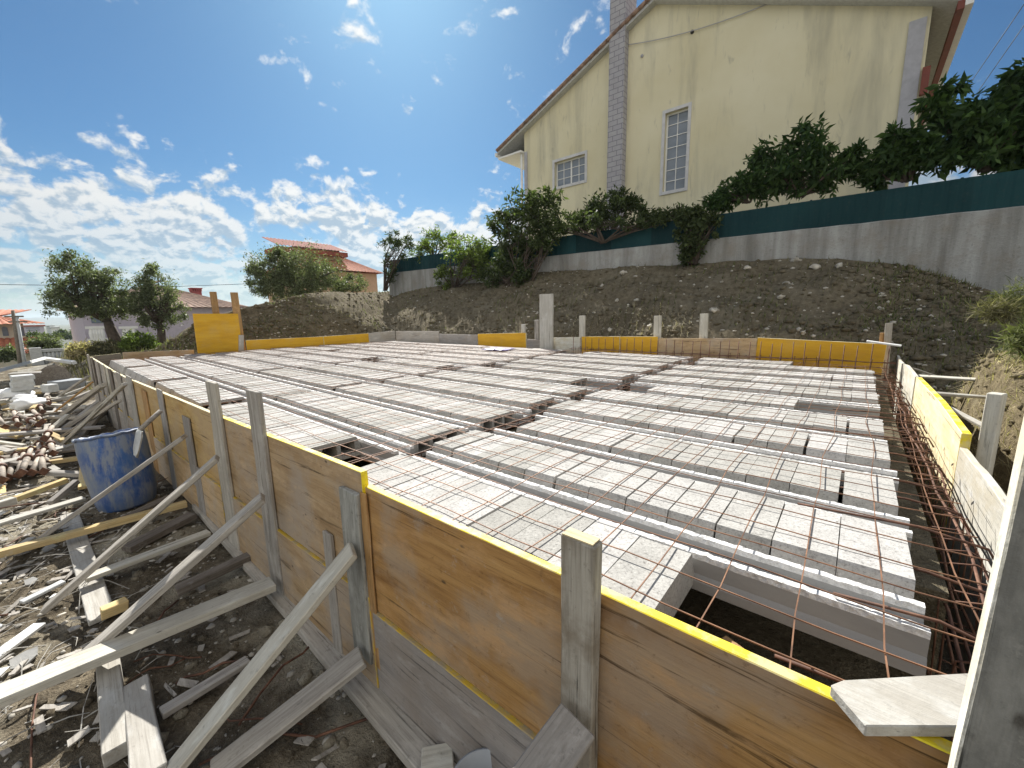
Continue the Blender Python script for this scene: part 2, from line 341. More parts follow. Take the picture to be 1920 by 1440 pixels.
M_STONE = simple('pale_stone', (0.46, 0.43, 0.37), 0.95, var=0.3, scale=9, bmp=0.5)
M_FOAM = simple('white_foam', (0.78, 0.78, 0.76), 0.8, var=0.06)
M_PIPE = simple('rusty_pipe', (0.30, 0.25, 0.20), 0.75, var=0.55, scale=9, bmp=0.4)
M_SLATE = simple('dusty_slate', (0.27, 0.265, 0.25), 0.9, var=0.3, bmp=0.3)
M_SHEET = simple('grey_sheet', (0.34, 0.36, 0.38), 0.6, var=0.15)
M_CABLE = simple('cable_black', (0.03, 0.03, 0.03), 0.6)
M_TARP = simple('violet_plastic', (0.16, 0.13, 0.34), 0.4)
def leafmat(name, a, c, trans=0.35, rough=0.5):
    def fn(t, b, ob, rnd, geo, tcn):
        ri = geo.outputs['Random Per Island']
        cc = t.ramp(ri, [(0.0, a), (0.75, c), (1.0, tuple(min(1, v * 1.7) for v in c))])
        t.put(b.inputs['Base Color'], cc); b.inputs['Roughness'].default_value = rough
        b.inputs['Specular IOR Level'].default_value = 0.12
        tr = t.new('ShaderNodeBsdfTranslucent'); t.put(tr.inputs[0], t.vmul(cc, (1.3, 1.5, 0.7)))
        mx = t.new('ShaderNodeMixShader'); mx.inputs[0].default_value = trans
        o = [n for n in t.n if n.type == 'OUTPUT_MATERIAL'][0]
        t.l.new(b.outputs[0], mx.inputs[1]); t.l.new(tr.outputs[0], mx.inputs[2]); t.l.new(mx.outputs[0], o.inputs[0])
    return mat(name, fn)
L_OLIVE = leafmat('olive_leaf', (0.075, 0.09, 0.05), (0.17, 0.19, 0.115))
L_DARK = leafmat('dark_leaf', (0.033, 0.048, 0.021), (0.082, 0.105, 0.044), 0.3, 0.65)
L_MID = leafmat('mid_leaf', (0.07, 0.10, 0.03), (0.17, 0.22, 0.06))
L_PEACH = leafmat('peach_leaf', (0.026, 0.055, 0.020), (0.065, 0.11, 0.036))
L_STRAW = leafmat('straw_blade', (0.24, 0.20, 0.12), (0.48, 0.41, 0.26), 0.3, 0.7)
L_GRASS = leafmat('grass_blade', (0.05, 0.09, 0.02), (0.15, 0.19, 0.06), 0.35, 0.6)
L_WEED = leafmat('dry_weed', (0.075, 0.072, 0.04), (0.19, 0.17, 0.10), 0.3, 0.7)
L_WEEDG = leafmat('weed_green', (0.06, 0.075, 0.03), (0.16, 0.17, 0.075), 0.25, 0.7)
L_HEAP = leafmat('cut_straw', (0.20, 0.17, 0.12), (0.44, 0.39, 0.29), 0.1, 0.8)
M_BARK = simple('bark', (0.085, 0.065, 0.05), 0.95, var=0.35, scale=10, bmp=0.6)

# ------------------------------------------------------------------ object helpers
def put(name, me, mats, parent=None, mw=None):
    o = bpy.data.objects.new(name, me); COL.objects.link(o)
    if mats is not None and len(me.materials) == 0:
        for m in (mats if isinstance(mats, (list, tuple)) else [mats]): me.materials.append(m)
    if parent is not None: o.parent = parent
    if mw is not None:
        if parent is None: o.matrix_world = mw
        if parent is not None:
            w_ = Matrix(); q_ = parent
            while q_ is not None: w_ = q_.matrix_basis @ w_; q_ = q_.parent
            o.matrix_parent_inverse = Matrix(); o.matrix_basis = w_.inverted() @ mw
    return o
def tag(o, label=None, cat=None, group=None, kind=None):
    if label: o['label'] = label
    if cat: o['category'] = cat
    if group: o['group'] = group
    if kind: o['kind'] = kind
    return o
def empty(name, loc=(0, 0, 0), mw=None):
    o = bpy.data.objects.new(name, None); COL.objects.link(o)
    o.empty_display_size = 0.1
    if mw is not None: o.matrix_world = mw
    else: o.location = loc
    return o
def pmesh(name, verts, faces, smooth=False):
    me = bpy.data.meshes.new(name); me.from_pydata([tuple(v) for v in verts], [], faces); me.update()
    if smooth: me.shade_smooth()
    return me
def npmesh(name, V, F, smooth=False):
    """V (n,3) array, F (m,k) array"""
    me = bpy.data.meshes.new(name); k = F.shape[1]
    me.vertices.add(len(V)); me.vertices.foreach_set('co', np.ascontiguousarray(V, dtype=np.float32).ravel())
    me.loops.add(F.size); me.loops.foreach_set('vertex_index', np.ascontiguousarray(F, dtype=np.int32).ravel())
    me.polygons.add(len(F)); me.polygons.foreach_set('loop_start', np.arange(0, F.size, k, dtype=np.int32))
    me.update(calc_edges=True)
    if smooth: me.shade_smooth()
    return me
def frame(p0, p1, nrm):
    ex = (Vector(p1) - Vector(p0)).normalized(); n = Vector(nrm); n = (n - ex * n.dot(ex)).normalized(); ey = n.cross(ex)
    m = Matrix((ex, ey, n)).transposed().to_4x4(); m.translation = (Vector(p0) + Vector(p1)) / 2
    return m
def boardmesh(L, Wd, T, rough=0.0025, nx=None, ends=(0, 0), bow=0.0, taper=1.0):
    nx = nx or max(2, min(14, int(L / 0.15)))
    V = []; F = []
    sd = random.random() * 100
    for i in range(nx + 1):
        s = i / nx; xx = (s - 0.5) * L
        for j, (a, c) in enumerate(((-1, -1), (1, -1), (1, 1), (-1, 1))):
            wv = Wd / 2 * (1 + (taper - 1) * s)
            p = Vector((xx, a * wv, c * T / 2))
            nz = noise.noise_vector(Vector((xx * 7 + sd, a * 2.3, c * 1.7 + sd)))
            p.y += nz.y * rough; p.z += nz.z * rough + bow * (1 - (2 * s - 1) ** 2)
            if i == 0: p.x += ends[0] * a * 0.5 * Wd + nz.x * rough * 2
            if i == nx: p.x += ends[1] * a * 0.5 * Wd + nz.x * rough * 2
            V.append(p)
    for i in range(nx):
        a = i * 4; b = a + 4
        for j in range(4):
            k = (j + 1) % 4; F.append((a + j, b + j, b + k, a + k))
    F.append((0, 1, 2, 3)); q = nx * 4; F.append((q + 3, q + 2, q + 1, q))
    return pmesh('board', V, F)
def bevel(o, w=0.003, seg=1):
    md = o.modifiers.new('bevel', 'BEVEL'); md.width = w; md.segments = seg; md.limit_method = 'ANGLE'; md.angle_limit = math.radians(40)
    return o
def board(name, p0, p1, Wd, T, nrm, m, label=None, cat='board', group=None, parent=None, **kw):
    p0 = Vector(p0); p1 = Vector(p1)
    me = boardmesh((p1 - p0).length, Wd, T, **kw)
    o = put(name, me, m, parent, frame(p0, p1, nrm)); bevel(o, min(0.004, T * 0.18))
    if label: tag(o, label, cat, group)
    return o
def tubemesh(pts, rad, sides=6, closed=False, cap=True):
    pts = [Vector(p) for p in pts]; n = len(pts)
    rad = rad if isinstance(rad, (list, tuple)) else [rad] * n
    V = []; F = []; up = None
    for i, p in enumerate(pts):
        a = pts[max(0, i - 1)] if not closed else pts[i - 1]; b = pts[min(n - 1, i + 1)] if not closed else pts[(i + 1) % n]
        t = (b - a).normalized() if (b - a).length > 1e-9 else Vector((0, 0, 1))
        if up is None: up = t.orthogonal().normalized()
        up = (up - t * up.dot(t)); up = up.normalized() if up.length > 1e-6 else t.orthogonal().normalized()
        s = t.cross(up)
        for k in range(sides):
            an = 2 * math.pi * k / sides; V.append(p + (up * math.cos(an) + s * math.sin(an)) * rad[i])
    m = n if closed else n - 1
    for i in range(m):
        a = i * sides; b = ((i + 1) % n) * sides
        for k in range(sides): q = (k + 1) % sides; F.append((a + k, a + q, b + q, b + k))
    if cap and not closed:
        F.append(tuple(range(sides - 1, -1, -1))); F.append(tuple(range((n - 1) * sides, n * sides)))
    return V, F
def merge(parts):
    V = []; F = []
    for v, f_ in parts:
        o = len(V); V += list(v); F += [tuple(i + o for i in q) for q in f_]
    return V, F
def tube(name, pts, rad, m, parent=None, sides=6, smooth=True, **kw):
    v, f_ = tubemesh(pts, rad, sides, **kw); return put(name, pmesh(name, v, f_, smooth), m, parent, Matrix() if parent is not None else None)
def boxvf(x0, x1, y0, y1, z0, z1):
    V = [Vector(p) for p in ((x0, y0, z0), (x1, y0, z0), (x1, y1, z0), (x0, y1, z0), (x0, y0, z1), (x1, y0, z1), (x1, y1, z1), (x0, y1, z1))]
    return V, [(0, 3, 2, 1), (4, 5, 6, 7), (0, 1, 5, 4), (1, 2, 6, 5), (2, 3, 7, 6), (3, 0, 4, 7)]
def box(name, b, m, parent=None, bv=0.0):
    v, f_ = boxvf(*b); o = put(name, pmesh(name, v, f_), m, parent, Matrix() if parent is not None else None)
    if bv: bevel(o, bv)
    return o
def multi(name, parts, m, parent=None, smooth=False):
    v, f_ = merge(parts); return put(name, pmesh(name, v, f_, smooth), m, parent, Matrix() if parent is not None else None)
def prism(name, poly, axis, a, b, m, parent=None):
    """extrude a polygon of (u,v) along axis 'x','y','z' from a to b"""
    def P(u, v, w): return {'x': (w, u, v), 'y': (u, w, v), 'z': (u, v, w)}[axis]
    n = len(poly); V = [P(u, v, a) for u, v in poly] + [P(u, v, b) for u, v in poly]
    F = [tuple(range(n)), tuple(range(2 * n - 1, n - 1, -1))] + [(i, i + n, (i + 1) % n + n, (i + 1) % n) for i in range(n)]
    me = pmesh(name, V, F); bm = bmesh.new(); bm.from_mesh(me); bmesh.ops.recalc_face_normals(bm, faces=bm.faces); bm.to_mesh(me); bm.free()
    return put(name, me, m, parent, Matrix() if parent is not None else None)
def leaves_np(cent, sig, n, ll, lw, droop=0.0, seed=0, shoot=0.0, sl=2.3):
    """cent (k,3) shoot bases, sig (k,) spreads -> vertices, quads of folded leaves set along shoots"""
    g = np.random.default_rng(seed); k = len(cent); idx = g.integers(0, k, n)
    sdv = g.normal(size=(k, 3)); sdv[:, 2] = np.abs(sdv[:, 2]) * .9 + .25; sdv /= np.linalg.norm(sdv, axis=1)[:, None]
    tt = g.random(n); sl_ = (sig * sl * g.uniform(.5, 1.3, k))[idx]
    P = cent[idx] + g.normal(size=(n, 3)) * (sig[idx] * (1 - .62 * shoot) + .012)[:, None]
    P += shoot * sdv[idx] * (tt * sl_)[:, None]; P[:, 2] -= shoot * (tt ** 2) * sl_ * (.25 + .3 * droop)
    D = g.normal(size=(n, 3)) + shoot * sdv[idx] * .6; D[:, 2] -= droop; D /= np.linalg.norm(D, axis=1)[:, None]
    N = g.normal(size=(n, 3)); N[:, 2] += 0.6; N -= D * (N * D).sum(1)[:, None]; N /= np.linalg.norm(N, axis=1)[:, None]
    B = np.cross(D, N); sz = (g.uniform(0.6, 1.25, n) * (1 - .35 * tt * shoot))[:, None]
    P = P + D * ll * sz * .5 * shoot
    a = P - D * ll * sz * .5; t = P + D * ll * sz * .5 - N * ll * sz * 0.12
    l = P + B * lw * sz * .5 + N * lw * sz * .18; r_ = P - B * lw * sz * .5 + N * lw * sz * .18
    V = np.stack([a, l, t, r_], 1).reshape(-1, 3); F = np.arange(4 * n).reshape(n, 4)
    return V, F
def clusters(blobs, k, seed):
    g = np.random.default_rng(seed); C = []; Sg = []
    w = np.array([b[2] if len(b) > 2 else b[1][0] * b[1][2] for b in blobs], float); w /= w.sum()
    for b, ww in zip(blobs, w):
        m = max(3, int(k * ww)); d_ = g.normal(size=(m, 3)); d_ /= np.linalg.norm(d_, axis=1)[:, None]
        rr = g.uniform(0.25, 1.0, m) ** 0.55
        C.append(np.array(b[0]) + d_ * rr[:, None] * np.array(b[1])); Sg.append(np.full(m, min(b[1]) * 0.30) * g.uniform(.5, 1.5, m))
    return np.concatenate(C), np.concatenate(Sg)
def plant(name, label, cat, base, blobs, k, n, ll, lw, lm, trunk=None, group=None, droop=0.0, seed=1, stems=5, tr=0.03, part='foliage', shoot=0.75, sl=2.3):
    """a tree or shrub: trunk and limbs reaching into a crown of leaf clumps"""
    root = empty(name, base); tag(root, label, cat, group)
    b = Vector(base); C, Sg = clusters(blobs, k, seed)
    V, F = leaves_np(C, Sg, n, ll, lw, droop, seed, shoot, sl)
    me = npmesh('foliage', V - np.array(b), F); put(part, me, lm, root, Matrix.Translation(b))
    g = random.Random(seed); parts = []
    start = [b] if not trunk else [Vector(p) for p in trunk]
    if trunk:
        rs = [tr * (1 - 0.45 * i / (len(start) - 1)) for i in range(len(start))]; parts.append(tubemesh(start, rs, 8))
    top = start[-1]
    for s in range(stems):
        c = Vector(C[g.randrange(len(C))]); o_ = top if trunk else b + Vector((g.uniform(-.2, .2), g.uniform(-.1, .1), 0)) * tr * 8
        mid = o_.lerp(c, 0.5) + Vector((g.uniform(-1, 1), g.uniform(-1, 1), g.uniform(0, 1))) * (c - o_).length * 0.12
        q = tr * (0.5 if trunk else 0.6); parts.append(tubemesh([o_, o_.lerp(mid, .5), mid, mid.lerp(c, .55), c], [q, q * .85, q * .65, q * .45, q * .2], 6))
        for e in range(3):
            c2 = Vector(C[g.randrange(len(C))])
            if (c2 - mid).length < (c - o_).length: parts.append(tubemesh([mid, mid.lerp(c2, .5) + Vector((0, 0, .03)), c2], [q * .4, q * .3, q * .1], 5))
    v, f_ = merge(parts); v = [p - b for p in v]
    put('trunk' if trunk else 'stem', pmesh('trunk', v, f_, True), M_BARK, root, Matrix.Translation(b))
    return root
def blob(px, py, rx, ry, Y=None, X=None, dep=0.7):
    P = PY(px, py, Y) if Y is not None else PX(px, py, X); q = depth(P) / FPX
    return (np.array(P), (rx * q, rx * q * dep, ry * q))
def NZ(p, s, o=0.0): return noise.fractal(Vector(p) * s + Vector((o, o, o)), 1.0, 2.0, 5)
ORD = ['', 'first', 'second', 'third', 'fourth', 'fifth', 'sixth', 'seventh', 'eighth', 'ninth', 'tenth', 'eleventh', 'twelfth', 'thirteenth', 'fourteenth', 'fifteenth', 'sixteenth']

exec_parts = []
# ================================================================== the setting: ground, bank, hills
def ground_z(X, Y):
    z = 0.0
    if X < -13 and Y > 0.6:
        a = min(1, (-13 - X) / 6) * min(1, (Y - 0.6) / 1.5); z += 0.75 * a
    if X < -27:
        q = min(1, (-27 - X) / 6); z = z * (1 - q) - min(9.5, 0.17 * (-27 - X))
    if X > 0.55 and 0.9 < Y < 9: z += 0.25
    if -14 < X < 4 and Y < 1.1:
        P = Vector((X, Y, 0)); z += 0.05 * NZ(P, 1.3) + 0.022 * NZ(P, 6.0, 3) + 0.008 * noise.noise(P * 30)
        if X < -4: z += 0.06 * noise.noise(P * 2.2)
    elif abs(X) < 60: z += 0.05 * noise.noise(Vector((X, Y, 3)) * 0.8)
    return z
def axis_pts(*segs):
    o = []
    for a, b, n in segs: o += list(np.linspace(a, b, n, endpoint=False))
    return o
gx = axis_pts((-9000, -800, 12), (-800, -60, 20), (-60, -14, 46), (-14, -7, 90), (-7, 1.2, 150), (1.2, 12, 16), (12, 200, 10), (200, 6000, 6)) + [6000]
gy = axis_pts((-6000, -200, 6), (-200, -10, 12), (-10, -1.6, 24), (-1.6, 1.1, 66), (1.1, 20, 30), (20, 200, 20), (200, 9000, 10)) + [9000]
V = [(X, Y, ground_z(X, Y)) for X in gx for Y in gy]; ny = len(gy)
F = [(i * ny + j, (i + 1) * ny + j, (i + 1) * ny + j + 1, i * ny + j + 1) for i in range(len(gx) - 1) for j in range(ny - 1)]
g_me = pmesh('ground', V, F, True); g_me.materials.append(M_SOIL); g_me.materials.append(M_FIELD)
for p in g_me.polygons:
    c = V[p.vertices[0]]
    if c[0] < -30 or abs(c[1]) > 60: p.material_index = 1
tag(put('ground', g_me, None), kind='structure')

# earth bank behind the slab: columns of (toe, crest)
bank = []
for tx, ty, px, py, yy in ((6.0, 7.9, 2100, 610, 10.9), (3.2, 7.75, 1905, 568, 10.9), (2.2, 7.75, 1850, 551, 10.92), (1.2, 7.7, 1790, 530, 10.95), (.3, 7.7, 1720, 505, 10.97), (-.5, 7.7, 1650, 490, 11), (-1.5, 7.7, 1450, 486, 11),
                           (-3, 7.7, 1260, 497, 11), (-5, 7.7, 1100, 507, 11), (-6.6, 7.7, 1000, 513, 11), (-8, 7.7, 900, 530, 11), (-9.6, 7.7, 800, 538, 11), (-10.9, 7.8, 710, 548, 11)):
    bank.append((Vector((tx, ty, .55)), PY(px, py, yy)))
for tx, ty, px, py, xx in ((-11.6, 7.6, 600, 549, -13.5), (-11.75, 6.2, 520, 563, -13.2), (-11.85, 4.8, 450, 578, -13.1), (-11.9, 3.6, 380, 602, -13.1), (-12.0, 2.7, 335, 630, -13.2), (-12.1, 1.9, 285, 655, -13.3), (-12.2, 1.2, 240, 668, -14.5)):
    bank.append((Vector((tx, ty, .55)), PX(px, py, xx)))
def catmull(a, b, c, d, t): return 0.5 * ((2 * b) + (c - a) * t + (2 * a - 5 * b + 4 * c - d) * t * t + (3 * b - a - 3 * c + d) * t ** 3)
cols = []
nb = len(bank)
for i in range(nb - 1):
    for k in range(14):
        t = k / 14; q = [bank[max(0, min(nb - 1, i + o))] for o in (-1, 0, 1, 2)]
        cols.append((catmull(*[v[0] for v in q], t), catmull(*[v[1] for v in q], t)))
cols.append(bank[-1])
def bank_point(toe, crest, s):
    p = toe.lerp(crest, s); p.z = toe.z + (crest.z - toe.z) * (s ** 0.75)
    if s > 1:
        hd = crest - toe; hd.z = 0
        ov = s - 1; p = crest + hd.normalized() * ov * 3; p.z = crest.z - ov * (.5 + ov * 1.6)
    w = min(1, s * 6) * (1.0 if s < .9 else max(.25, 1 - (s - .9) * 7) if s <= 1 else .25)
    p.z += w * (0.16 * NZ(p, 0.9) + 0.07 * NZ(p, 3.1, 5) + 0.035 * noise.noise(p * 11))
    return p
NS = 44
V = []; F = []
for toe, crest in cols:
    V.append(toe - Vector((0, 0, .6)))
    for j in range(NS): V.append(bank_point(toe, crest, j / (NS - 10) if j <= NS - 10 else 1 + (j - NS + 10) * 0.12))
nr = NS + 1
for i in range(len(cols) - 1):
    for j in range(nr - 1): F.append((i * nr + j, i * nr + j + 1, (i + 1) * nr + j + 1, (i + 1) * nr + j))
bk = put('earth_bank', pmesh('bank', V, F, True), M_BANK); tag(bk, kind='structure'); bk['label'] = 'dark excavated earth bank rising behind the slab'

# right-hand mound of dry soil beside the pit
def mound_z(X, Y):
    edge = 0.86 + 0.10 * noise.noise(Vector((0, Y * 1.7, 4))) + max(0, 3.2 - Y) * 0.02
    s = max(0, min(1, (X - edge + .12) / 0.30)); s = s * s * (3 - 2 * s)
    fade = max(0, min(1, (7.2 - Y) / 1.0)) * 0.75 + .25
    top = 0.94 + 0.11 * (Y - 3) + 0.14 * min(3, max(0, X - 1))
    P = Vector((X, Y, 0))
    return 0.2 + (top - 0.2) * s * fade + s * (0.10 * NZ(P, 1.6) + 0.05 * NZ(P, 5, 2) + .02 * noise.noise(P * 17))
mx_ = np.concatenate([np.linspace(0.58, 1.6, 36), np.linspace(1.66, 9, 40)]); my_ = np.linspace(-1.0, 7.9, 110)
V = [(X, Y, mound_z(X, Y)) for X in mx_ for Y in my_]; ny = len(my_)
F = [(i * ny + j, (i + 1) * ny + j, (i + 1) * ny + j + 1, i * ny + j + 1) for i in range(len(mx_) - 1) for j in range(ny - 1)]
md = put('dry_mound', pmesh('mound', V, F, True), M_STRAWSOIL); tag(md, kind='structure')

# distant hills across the bay
V = []; F = []; hn = 90
for i in range(hn + 1):
    a = math.radians(-112 + 62 * i / hn); R_ = 4200
    h = 26 + 44 * (0.5 + 0.5 * noise.fractal(Vector((a * 5, 1, 0)), 1, 2, 4)); c = Vector((math.sin(a), math.cos(a), 0))
    for rr, zz in ((R_ - 900, -12), (R_ - 500, h * .45 - 10), (R_, h - 8), (R_ + 900, -12)): V.append((c.x * rr, c.y * rr, zz))
for i in range(hn):
    for j in range(3): F.append((i * 4 + j, i * 4 + j + 1, (i + 1) * 4 + j + 1, (i + 1) * 4 + j))
tag(put('hills', pmesh('hills', V, F, True), M_FIELD), kind='structure')

# ================================================================== retaining wall and sheet fence
YW = 11.0
wa, wb = PY(728, 512, YW), PY(2150, 361, YW)
V = []; F = []; n = 60
for i in range(n + 1):
    s = i / n; x = wa.x + (wb.x - wa.x) * s; zt = wa.z + (wb.z - wa.z) * s + 0.012 * noise.noise(Vector((x * 3, 0, 0)))
    for y, z in ((YW, -.5), (YW, zt - .02), (YW + .02, zt), (YW + .20, zt), (YW + .22, -.5)): V.append((x, y, z))
for i in range(n):
    for j in range(4): F.append((i * 5 + j, (i + 1) * 5 + j, (i + 1) * 5 + j + 1, i * 5 + j + 1))
F.append((0, 1, 2, 3, 4)); F.append(tuple(n * 5 + k for k in (4, 3, 2, 1, 0)))
w = put('retaining_wall', pmesh('retaining_wall', V, F), M_WALLC)
tag(w, 'grey water-stained concrete retaining wall along the top of the earth bank', 'wall')
fr = empty('sheet_fence', (wa.x, YW + .1, wa.z)); tag(fr, 'dark green corrugated sheet fence standing on the concrete retaining wall', 'fence')
def fence_top(x):
    q = [PY(728, 488, YW), PY(1040, 444, YW), PY(1350, 400, YW), PY(1920, 315, YW), PY(2150, 281, YW)]
    return float(np.interp(x, [p.x for p in q], [p.z for p in q]))
V = []; F = []; n = 620
for i in range(n + 1):
    s = i / n; x = wa.x + (wb.x - wa.x) * s; zt = fence_top(x); zb = wa.z + (wb.z - wa.z) * s + .004
    yo = YW + .09 + 0.004 * (1 if (i % 6) in (0, 1, 2) else -1) + 0.012 * noise.noise(Vector((x * .7, 2, 0)))
    V += [(x, yo, zb), (x, yo, zt)]
F = [(i * 2, (i + 1) * 2, (i + 1) * 2 + 1, i * 2 + 1) for i in range(n)]
multi('sheet', [(V, F)], M_FENCE, fr)
for k in range(9):
    x = wa.x + (wb.x - wa.x) * (k + .02) / 8.9; zt = fence_top(x)
    tube('fence_post', [(x, YW + .13, wa.z - .3), (x, YW + .13, zt + .02)], .022, M_WHITE if k == 0 else M_FENCE, fr)

# ================================================================== yellow house
YH = 15.0
H = empty('yellow_house', (-6, YH, 2)); tag(H, 'large pale yellow gabled house with a grey chimney above the green fence', 'house')
el, er, ap = PY(940, 287, YH), PY(1766, 4, YH), None
ap = Vector((-6.05, YH, CZ + 10.04)); xl, xr = PY(984, 340, YH).x, PY(1745, 40, YH).x
def rake(x): return float(np.interp(x, [el.x, ap.x, er.x + .6], [el.z, ap.z, er.z - .24]))
wy = [(xl, 1.0), (xr, 1.0), (xr, rake(xr) - .10), (ap.x, ap.z - .10), (xl, rake(xl) - .10)]
# wall with window openings: built as columns of quads
wins = [(PY(1040, 303, YH).x, PY(1097, 290, YH).x, PY(1040, 352, YH).z, PY(1040, 305, YH).z, 4, 3),
        (PY(1248, 213, YH).x, PY(1291, 203, YH).x, PY(1245, 360, YH).z, PY(1248, 213, YH).z, 2, 7)]
xs = sorted({xl, xr, ap.x, *[w_[0] for w_ in wins], *[w_[1] for w_ in wins]})
V = []; F = []
def quad(a, b, c, d): i = len(V); V.extend([a, b, c, d]); F.append((i, i + 1, i + 2, i + 3))
for a, b in zip(xs[:-1], xs[1:]):
    segs = [(1.0, None)]
    for w_ in wins:
        if abs(w_[0] - a) < 1e-6: segs = [(1.0, w_[2]), (w_[3], None)]
    for z0, z1 in segs:
        quad((a, YH, z0), (b, YH, z0), (b, YH, z1 if z1 else rake(b) - .1), (a, YH, z1 if z1 else rake(a) - .1))
for w_ in wins:
    x0, x1, z0, z1 = w_[:4]; yb = YH + .22
    quad((x0, YH, z0), (x0, yb, z0), (x0, yb, z1), (x0, YH, z1)); quad((x1, yb, z0), (x1, YH, z0), (x1, YH, z1), (x1, yb, z1))
    quad((x0, YH, z0), (x1, YH, z0), (x1, yb, z0), (x0, yb, z0)); quad((x0, yb, z1), (x1, yb, z1), (x1, YH, z1), (x0, YH, z1))
quad((xl, YH, 1), (xl, YH, rake(xl) - .1), (xl, YH + 9, rake(xl) - .1), (xl, YH + 9, 1)); quad((xr, YH, 1), (xr, YH + 9, 1), (xr, YH + 9, rake(xr) - .1), (xr, YH, rake(xr) - .1))
quad((xl, YH + 9, 1), (xl, YH + 9, rake(xl) - .1), (ap.x, YH + 9, ap.z - .1), (ap.x, YH + 9, 1)); quad((xr, YH + 9, 1), (ap.x, YH + 9, 1), (ap.x, YH + 9, ap.z - .1), (xr, YH + 9, rake(xr) - .1))
multi('wall', [(V, F)], M_STUCCO, H)
def slope_roof(name, xa, za, xb, zb, y0, y1, th, m, parent, ribs=46):
    """tiled slope running from ridge (xa) to eaves (xb); ribs run down the slope"""
    V = []; F = []; n = ribs * 6
    for i in range(n + 1):
        y = y0 + (y1 - y0) * i / n; dz = 0.035 * abs(math.sin(math.pi * i / 6))
        V += [(xa, y, za + dz), (xb, y, zb + dz)]
    F = [(i * 2, i * 2 + 1, (i + 1) * 2 + 1, (i + 1) * 2) for i in range(n)]
    return multi(name, [(V, F)], m, parent)
YR = YH - .26
lx, lz = el.x, el.z; rx_, rz_ = er.x + .35, er.z - .12
for x0, z0, x1, z1 in ((ap.x, ap.z, lx, lz), (ap.x, ap.z, rx_, rz_)):
    multi('roof_slab', [([(x0, YR, z0 - .12), (x1, YR, z1 - .12), (x1, YH + 9.3, z1 - .12), (x0, YH + 9.3, z0 - .12), (x0, YR, z0), (x1, YR, z1), (x1, YH + 9.3, z1), (x0, YH + 9.3, z0)],
                         [(0, 1, 2, 3), (7, 6, 5, 4), (0, 4, 5, 1), (1, 5, 6, 2), (2, 6, 7, 3), (3, 7, 4, 0)])], M_PALEGREY, H)
    slope_roof('roof', x0, z0 + .03, x1, z1 + .03, YR - .03, YH + 9.3, .1, M_OLDTILE, H)
    dx = (x1 - x0); L = math.hypot(dx, z1 - z0); nt = 30; parts = []
    for k in range(nt):
        s = (k + .5) / nt; s2 = (k + 1.08) / nt
        a = Vector((x0 + dx * (k / nt), YR - .03, z0 + (z1 - z0) * (k / nt) + .045)); b_ = Vector((x0 + dx * s2, YR - .03, z0 + (z1 - z0) * s2 + .03))
        parts.append(tubemesh([a, b_], [.06, .075], 8))
    multi('verge_tile', parts, M_OLDTILE, H, True)
# right eaves: dark red-brown boxed gutter running back, with a white edge
box('eaves_board', (rx_ - .10, rx_ + .02, YR - .05, YH + 9.3, rz_ - .30, rz_ - .12), M_BROWNRED, H)
box('gutter', (rx_ + .023, rx_ + .16, YR - .06, YH + 9.3, rz_ - .26, rz_ - .08), M_WHITE, H)
box('gutter', (lx - .12, lx + .0, YR - .04, YH + 9.3, lz - .20, lz - .06), M_WHITE, H)
box('eaves_soffit', (lx + .0, xl, YR + .02, YH + 9.3, lz - .33, lz - .26), M_WHITE, H)
tube('downpipe', [(xl - .10, YH - .08, 2), (xl - .10, YH - .08, lz - .26)], .05, M_WHITE, H, 8)
box('quoin', (PY(1690, 200, YH).x - .05, PY(1742, 40, YH).x - .04, YH - .05, YH - .003, 2.5, PY(1715, 40, YH).z), M_QUOIN, H)
box('quoin', (xl - .002, xl + .16, YH - .03, YH - .003, 2.5, lz - .3), M_QUOIN, H)
cx0, cx1 = PY(1143, 60, YH - .3).x, PY(1172, 60, YH - .3).x
box('chimney', (cx0, cx1, YH - .30, YH + .55, 2.2, CZ + 11.2), M_CHIM, H)
for w_ in wins:
    x0, x1, z0, z1, nxp, nzp = w_; yb = YH + .14; e = .10
    fo = multi('window', [boxvf(x0 - e, x0, YH - .025, YH - .002, z0 - e, z1 + e), boxvf(x1, x1 + e, YH - .025, YH - .002, z0 - e, z1 + e), boxvf(x0, x1, YH - .025, YH - .002, z1, z1 + e), boxvf(x0, x1, YH - .045, YH - .002, z0 - e, z0)], M_TRIM, H)
    bars = [boxvf(x0, x0 + .05, yb, yb + .05, z0, z1), boxvf(x1 - .05, x1, yb, yb + .05, z0, z1), boxvf(x0 + .05, x1 - .05, yb, yb + .05, z1 - .05, z1), boxvf(x0 + .05, x1 - .05, yb, yb + .05, z0, z0 + .05)]
    for i in range(1, nxp):
        xx = x0 + (x1 - x0) * i / nxp; hw = .03 if (nxp == 4 and i == 2) else .011
        bars.append(boxvf(xx - hw, xx + hw, yb + .005, yb + .04, z0 + .05, z1 - .05))
    for j in range(1, nzp):
        zz = z0 + (z1 - z0) * j / nzp; bars.append(boxvf(x0 + .05, x1 - .05, yb + .009, yb + .036, zz - .011, zz + .011))
    multi('window_frame', bars, M_WHITE, fo)
    multi('pane', [([(x0, yb + .03, z0), (x1, yb + .03, z0), (x1, yb + .03, z1), (x0, yb + .03, z1)], [(0, 1, 2, 3)])], M_GLASS, fo)
for px, py, rr in ((1298, 60, .055), (1204, 105, .05)):
    p = PY(px, py, YH - .012); tube('wall_vent', [p + Vector((0, .008, 0)), p - Vector((0, .02, 0))], rr, M_CABLE if px > 1250 else M_QUOIN, H, 12)
a, b_ = PY(1176, 84, YH - .05), PY(1437, 8, YH - .05)
